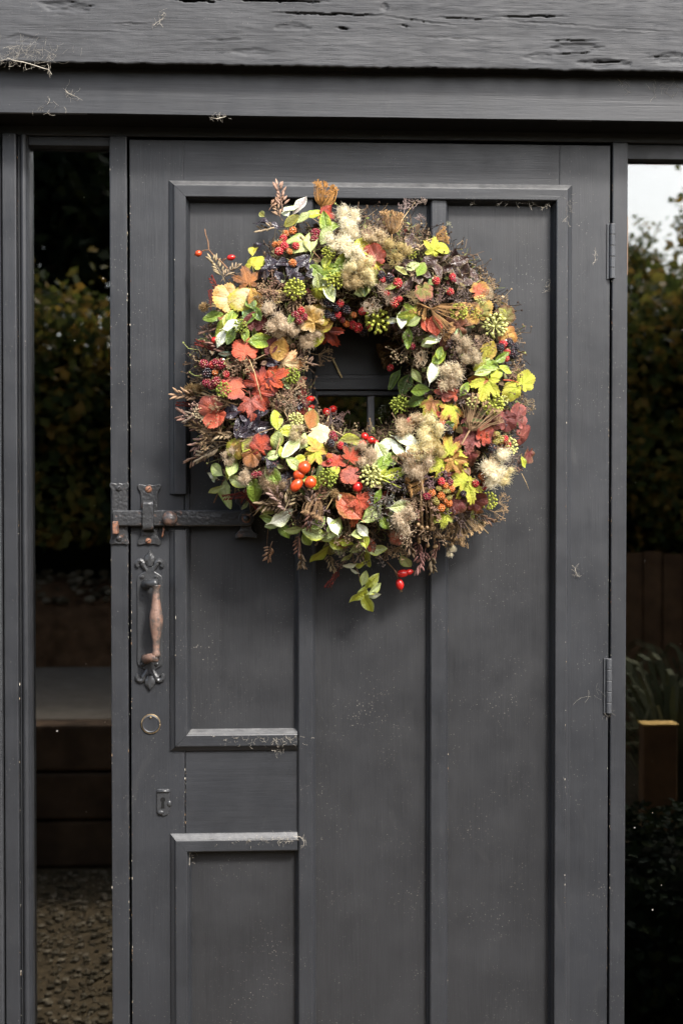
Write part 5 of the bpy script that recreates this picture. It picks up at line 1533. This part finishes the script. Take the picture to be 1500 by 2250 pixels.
for (px, py, s_, an, c, k, li) in [(712, 436, 50, 75, (0.40, 0.20, 0.06), 0, 0.01), (972, 690, 62, 335, (0.30, 0.17, 0.07), 1, .012), (1045, 922, 66, 60, (0.28, 0.18, 0.10), 1, .014), (862, 495, 46, 85, (0.36, 0.22, 0.10), 0, .01), (967, 519, 26, 20, NB, 1, .01), (920, 1025, 60, 100, (0.30, 0.20, 0.11), 1, .022), (915, 1060, 40, 200, NB, 0, .01), (1020, 1150, 50, 300, (0.28, 0.19, 0.10), 1, .006), (1000, 1165, 46, 250, (0.26, 0.17, 0.09), 1, .0), (690, 1110, 46, 250, (0.24, 0.15, 0.08), 0, .01), (860, 770, 50, 200, (0.12, 0.07, 0.03), 0, -.03), (925, 680, 36, 240, NB, 1, .0)]:
    place('carrot_seed_head', NEST[k], px, py, s_, an, c, tuple(x * 1.25 for x in c), li, 0.15, 0.8, srg, 0.0)
for (px, py, s_, an, k) in [(470, 970, 60, 170, 0), (485, 950, 60, 130, 0), (640, 860, 70, 80, 1), (625, 905, 70, 110, 1), (650, 815, 60, 60, 1), (500, 890, 60, 150, 1), (1060, 630, 46, 60, 0), (1100, 675, 40, 70, 1), (1085, 1125, 46, 330, 1), (1095, 1105, 40, 20, 1), (880, 1200, 50, 260, 0), (555, 960, 50, 200, 1), (560, 790, 60, 200, 1), (700, 780, 50, 340, 1)]:
    place('umbel', UMB[k], px, py, s_, an, (0.30, 0.21, 0.12), (0.22, 0.14, 0.08), 0.006, 0.3, 0.7, srg, 0.0)
for (px, py, r_, an) in [(448, 675, 13, 175), (419, 856, 17, 155), (436, 852, 13, 150), (620, 740, 16, 60), (735, 1085, 12, 60), (855, 1050, 12, 200)]:
    place('teasel_head', TEAS, px, py, r_, an, (0.17, 0.105, 0.045), (0.42, 0.30, 0.14), 0.0, 0.2, 0.8, srg, 0.0)
# hanging linseed capsules
lrg = random.Random(12)


def wp_(px, py, li=0.0):
    return D(px, py, -(depth_at(px, py) + li))


for i in range(34):
    ex, ey = lrg.uniform(918, 1000), lrg.uniform(1130, 1200)
    sx_, sy_ = 935 + (ex - 955) * 0.3, 1070
    lin = MB()
    h0 = wp_(sx_, sy_, 0.01); e_ = wp_(ex, ey, 0.01) ; e_.y = min(e_.y, -0.02)
    mid = h0.lerp(e_, 0.55) + Vector((lrg.uniform(-.004, .004), -0.012, lrg.uniform(-.004, .004)))
    lin.tube([h0, mid, e_], [0.0007, 0.0006, 0.0005], 4, a=0.6, cap=False)
    d = (e_ - mid).normalized()
    lin.tube([e_, e_ + d * 0.0015, e_ + d * 0.004, e_ + d * 0.007, e_ + d * 0.010], [0.0008, 0.0028, 0.0034, 0.0022, 0.0003], 6, a=lrg.random() * 0.5)
    lo = lin.build('linseed_capsule', DRY, wreath, attrs=True, smooth=True)
    lo['c1'] = [0.46, 0.32, 0.17]; lo['c2'] = [0.26, 0.16, 0.09]

# twigs and stalks
STEMM = simple('brown_stem', (0.16, 0.09, 0.05), 0.75, 0.2, 0.4, 200)
PSTEM = simple('straw_stem', (0.45, 0.33, 0.17), 0.75, 0.2, 0.3, 200)


def stem(pts, r_=0.0012, mat=STEMM, li=0.0, name='stem'):
    mb = MB(); P = [wp_(a, b, li) for a, b in pts]
    for p in P: p.y = min(p.y, -0.012)
    mb.tube(P, [r_ * (1 - 0.45 * i / max(1, len(P) - 1)) for i in range(len(P))], 5)
    return mb.build(name, mat, wreath, smooth=True)


stem([(500, 590), (487, 576), (470, 562), (459, 549), (457, 530), (452, 515), (450, 503)], 0.0016, name='twig')
stem([(459, 549), (447, 550), (436, 556)], 0.0009, name='twig'); stem([(487, 576), (497, 568), (506, 566)], 0.0009, name='twig')
stem([(760, 1110), (768, 1160), (773, 1200), (776, 1235), (785, 1255), (797, 1292)], 0.0015, simple('woody_stem', (0.16, 0.10, 0.06), 0.7), 0.006); stem([(850, 1235), (862, 1248), (875, 1262)], 0.0011); stem([(866, 1252), (872, 1266), (877, 1282)], 0.0009)
stem([(720, 1185), (705, 1190), (690, 1180)], 0.001); stem([(775, 1205), (790, 1205), (815, 1207)], 0.001)
stem([(420, 856), (470, 873), (520, 890)], 0.0022, PSTEM, 0.0); stem([(440, 670), (500, 668), (545, 672)], 0.0012, PSTEM, 0.012)
stem([(560, 1130), (600, 1085), (622, 1062)], 0.0009, PSTEM); stem([(1020, 1130), (1050, 1150), (1072, 1172)], 0.0012, PSTEM); stem([(870, 505), (885, 480), (898, 462), (912, 444)], 0.0007, PSTEM); stem([(920, 545), (940, 527), (960, 520)], 0.0009, PSTEM)
stem([(712, 995), (706, 950), (716, 935), (722, 915), (715, 905)], 0.0013, PSTEM, -0.02); stem([(730, 945), (770, 965), (800, 988)], 0.0013, PSTEM); stem([(713, 935), (735, 918)], 0.0012, PSTEM, -0.02)
stem([(660, 520), (675, 540), (700, 565), (712, 580)], 0.0014, STEMM, 0.012); stem([(575, 880), (560, 820), (548, 790)], 0.001, PSTEM, 0.02); stem([(1105, 835), (1125, 836), (1140, 842)], 0.0012, simple('red_stem', (0.4, 0.08, 0.04), 0.6), 0.012)
stem([(470, 1105), (485, 1070), (495, 1045)], 0.0012); stem([(605, 1000), (615, 965), (620, 945)], 0.0012, PSTEM, 0.015); stem([(590, 1145), (588, 1175), (586, 1200)], 0.0007); stem([(826, 1048), (850, 1058), (880, 1072)], 0.0014, simple('green_stem', (0.3, 0.33, 0.05), 0.6), 0.02)
stem([(742, 1245), (733, 1265), (728, 1298)], 0.0007); stem([(1145, 1040), (1155, 1060), (1162, 1078)], 0.0005, PSTEM)

# ------------------------------------------------------------------ straw stuck in the door, cobwebs and lint
mb = MB()
a_, b_ = D(731, 789, 0.008), D(751, 830, 0.001)
mb.tube([a_, a_.lerp(b_, 0.5) + Vector((0, -0.0015, 0)), b_], [0.0017, 0.0018, 0.0016], 5)
tag(mb.build('straw', STRAW), 'short pale straw stalk leaning on the door inside the wreath', 'straw')


def cobweb(label, strands, Y, seed, r_=0.00022, clumps=()):
    """strands: (x, y, spread x, spread y, count, length px)"""
    rg = random.Random(seed); mb = MB()
    for (cx, cy, sx_, sy_, n, L) in strands:
        for i in range(n):
            x, y = rg.gauss(cx, sx_), rg.gauss(cy, sy_); a = rg.uniform(0, 6.283); cv = rg.uniform(-1.5, 1.5); pts = []
            ll = L * rg.uniform(0.4, 1.3)
            for k in range(5):
                pts.append(D(x, y, Y - rg.uniform(0.0005, 0.004)))
                x += math.cos(a) * ll / 4; y += math.sin(a) * ll / 4; a += cv / 4
            mb.tube(pts, r_ * rg.uniform(0.35, 0.95), 3, cap=False)
    for (pts, w) in clumps:
        P = [D(a, b, Y - 0.003 - 0.002 * (i % 2)) for i, (a, b) in enumerate(pts)]
        mb.tube(P, [w * (0.15 + 0.75 * rg.random()) for _ in P], 5)
        for p in P:
            for k in range(2):
                d = Vector((rg.gauss(0, 1), rg.gauss(0, .3), rg.gauss(0, 1))) * 0.0024; e_ = Vector((rg.gauss(0, 1), 0, rg.gauss(0, 1))) * 0.003
                mb.tube([p, p + d * 0.5 + e_, p + d, p + d * 1.3 - e_], 0.00014, 3, cap=False)
    return tag(mb.build('lint' if label.startswith('lint') else 'cobweb', WEB), label, 'lint' if label.startswith('lint') else 'cobweb', 'cobwebs and lint on the doorway', 'stuff' if label.startswith('lint') else None)


cobweb('wide dusty cobweb on the left end of the rough beam', [(50, 112, 28, 12, 70, 22), (110, 117, 30, 10, 24, 24), (20, 128, 20, 6, 30, 20)], BY, 1, 0.00013)
cobweb('dirty cobweb rope hanging below the left end of the beam', [(60, 140, 30, 4, 14, 20)], BY, 2, 0.00025, [([(2, 134), (20, 128), (30, 133), (50, 136), (75, 143), (95, 150), (108, 153), (114, 163)], 0.0009)])
cobweb('pale cobweb scrap high on the beam right of the wide chip', [(350, 40, 8, 8, 4, 14)], BY, 3, 0.00013, [([(362, 28), (356, 34), (358, 40), (350, 46), (343, 50), (338, 56)], 0.0005)])
cobweb('branching cobweb scrap on the left half of the fascia board', [(150, 205, 12, 8, 8, 18), (100, 230, 20, 8, 12, 16)], FY, 4, 0.0002, [([(144, 197), (149, 204), (158, 208), (172, 214)], 0.0006)])
cobweb('pale lint caught under the fascia board above the wreath', [(480, 258, 10, 3, 10, 10)], FY, 5, 0.0002, [([(466, 259), (476, 261), (484, 259), (497, 256)], 0.0011)])
cobweb('torn cobweb on the right end of the fascia board', [(1370, 187, 8, 8, 12, 12), (1465, 190, 18, 14, 26, 18)], FY, 6, 0.0002)
cobweb('white cobweb tuft on the right door panel near its moulding', [(1203, 630, 4, 8, 10, 12)], 0.012, 7, 0.0002, [([(1208, 620), (1204, 628), (1206, 636), (1196, 640)], 0.0005)])
cobweb('lint along the ledge under the left panel', [(560, 1624, 60, 6, 60, 8), (630, 1628, 16, 8, 40, 9), (610, 1652, 8, 3, 14, 8)], -0.0125, 8, 0.00022)
cobweb('lint and hair along the ledge above the lowest left panel', [(570, 1846, 50, 5, 60, 8), (630, 1845, 16, 6, 40, 9)], -0.0125, 9, 0.00022, [([(648, 1838), (658, 1838), (664, 1843), (668, 1850), (667, 1858)], 0.0005)])
cobweb('cobweb in the upper left corner of the lowest left panel', [(416, 1882, 3, 10, 14, 12)], 0.006, 10, 0.00025, [([(411, 1870), (418, 1874), (417, 1884), (416, 1900)], 0.0008)])
cobweb('stringy cobweb along the top edge of the right panel', [(1060, 438, 30, 3, 20, 14), (1150, 448, 30, 4, 16, 14), (1195, 455, 10, 4, 12, 10)], -0.004, 11, 0.00022)
cobweb('cobweb thread on the right stile below the upper corner', [(1253, 445, 2, 8, 12, 10), (1247, 470, 2, 14, 10, 12)], -0.012, 12, 0.0002, [([(1307, 552), (1306, 562), (1307, 570), (1305, 576)], 0.0006)])
cobweb('star shaped cobweb scrap on the right stile beside the moulding', [(1264, 1258, 3, 5, 6, 10)], -0.001, 13, 0.0002, [([(1262, 1247), (1264, 1256), (1267, 1264), (1272, 1268)], 0.0005)])
cobweb('cobweb threads running to the lower hinge', [(1290, 1520, 20, 6, 5, 40), (1335, 1570, 3, 5, 10, 10)], -0.003, 14, 0.00018)
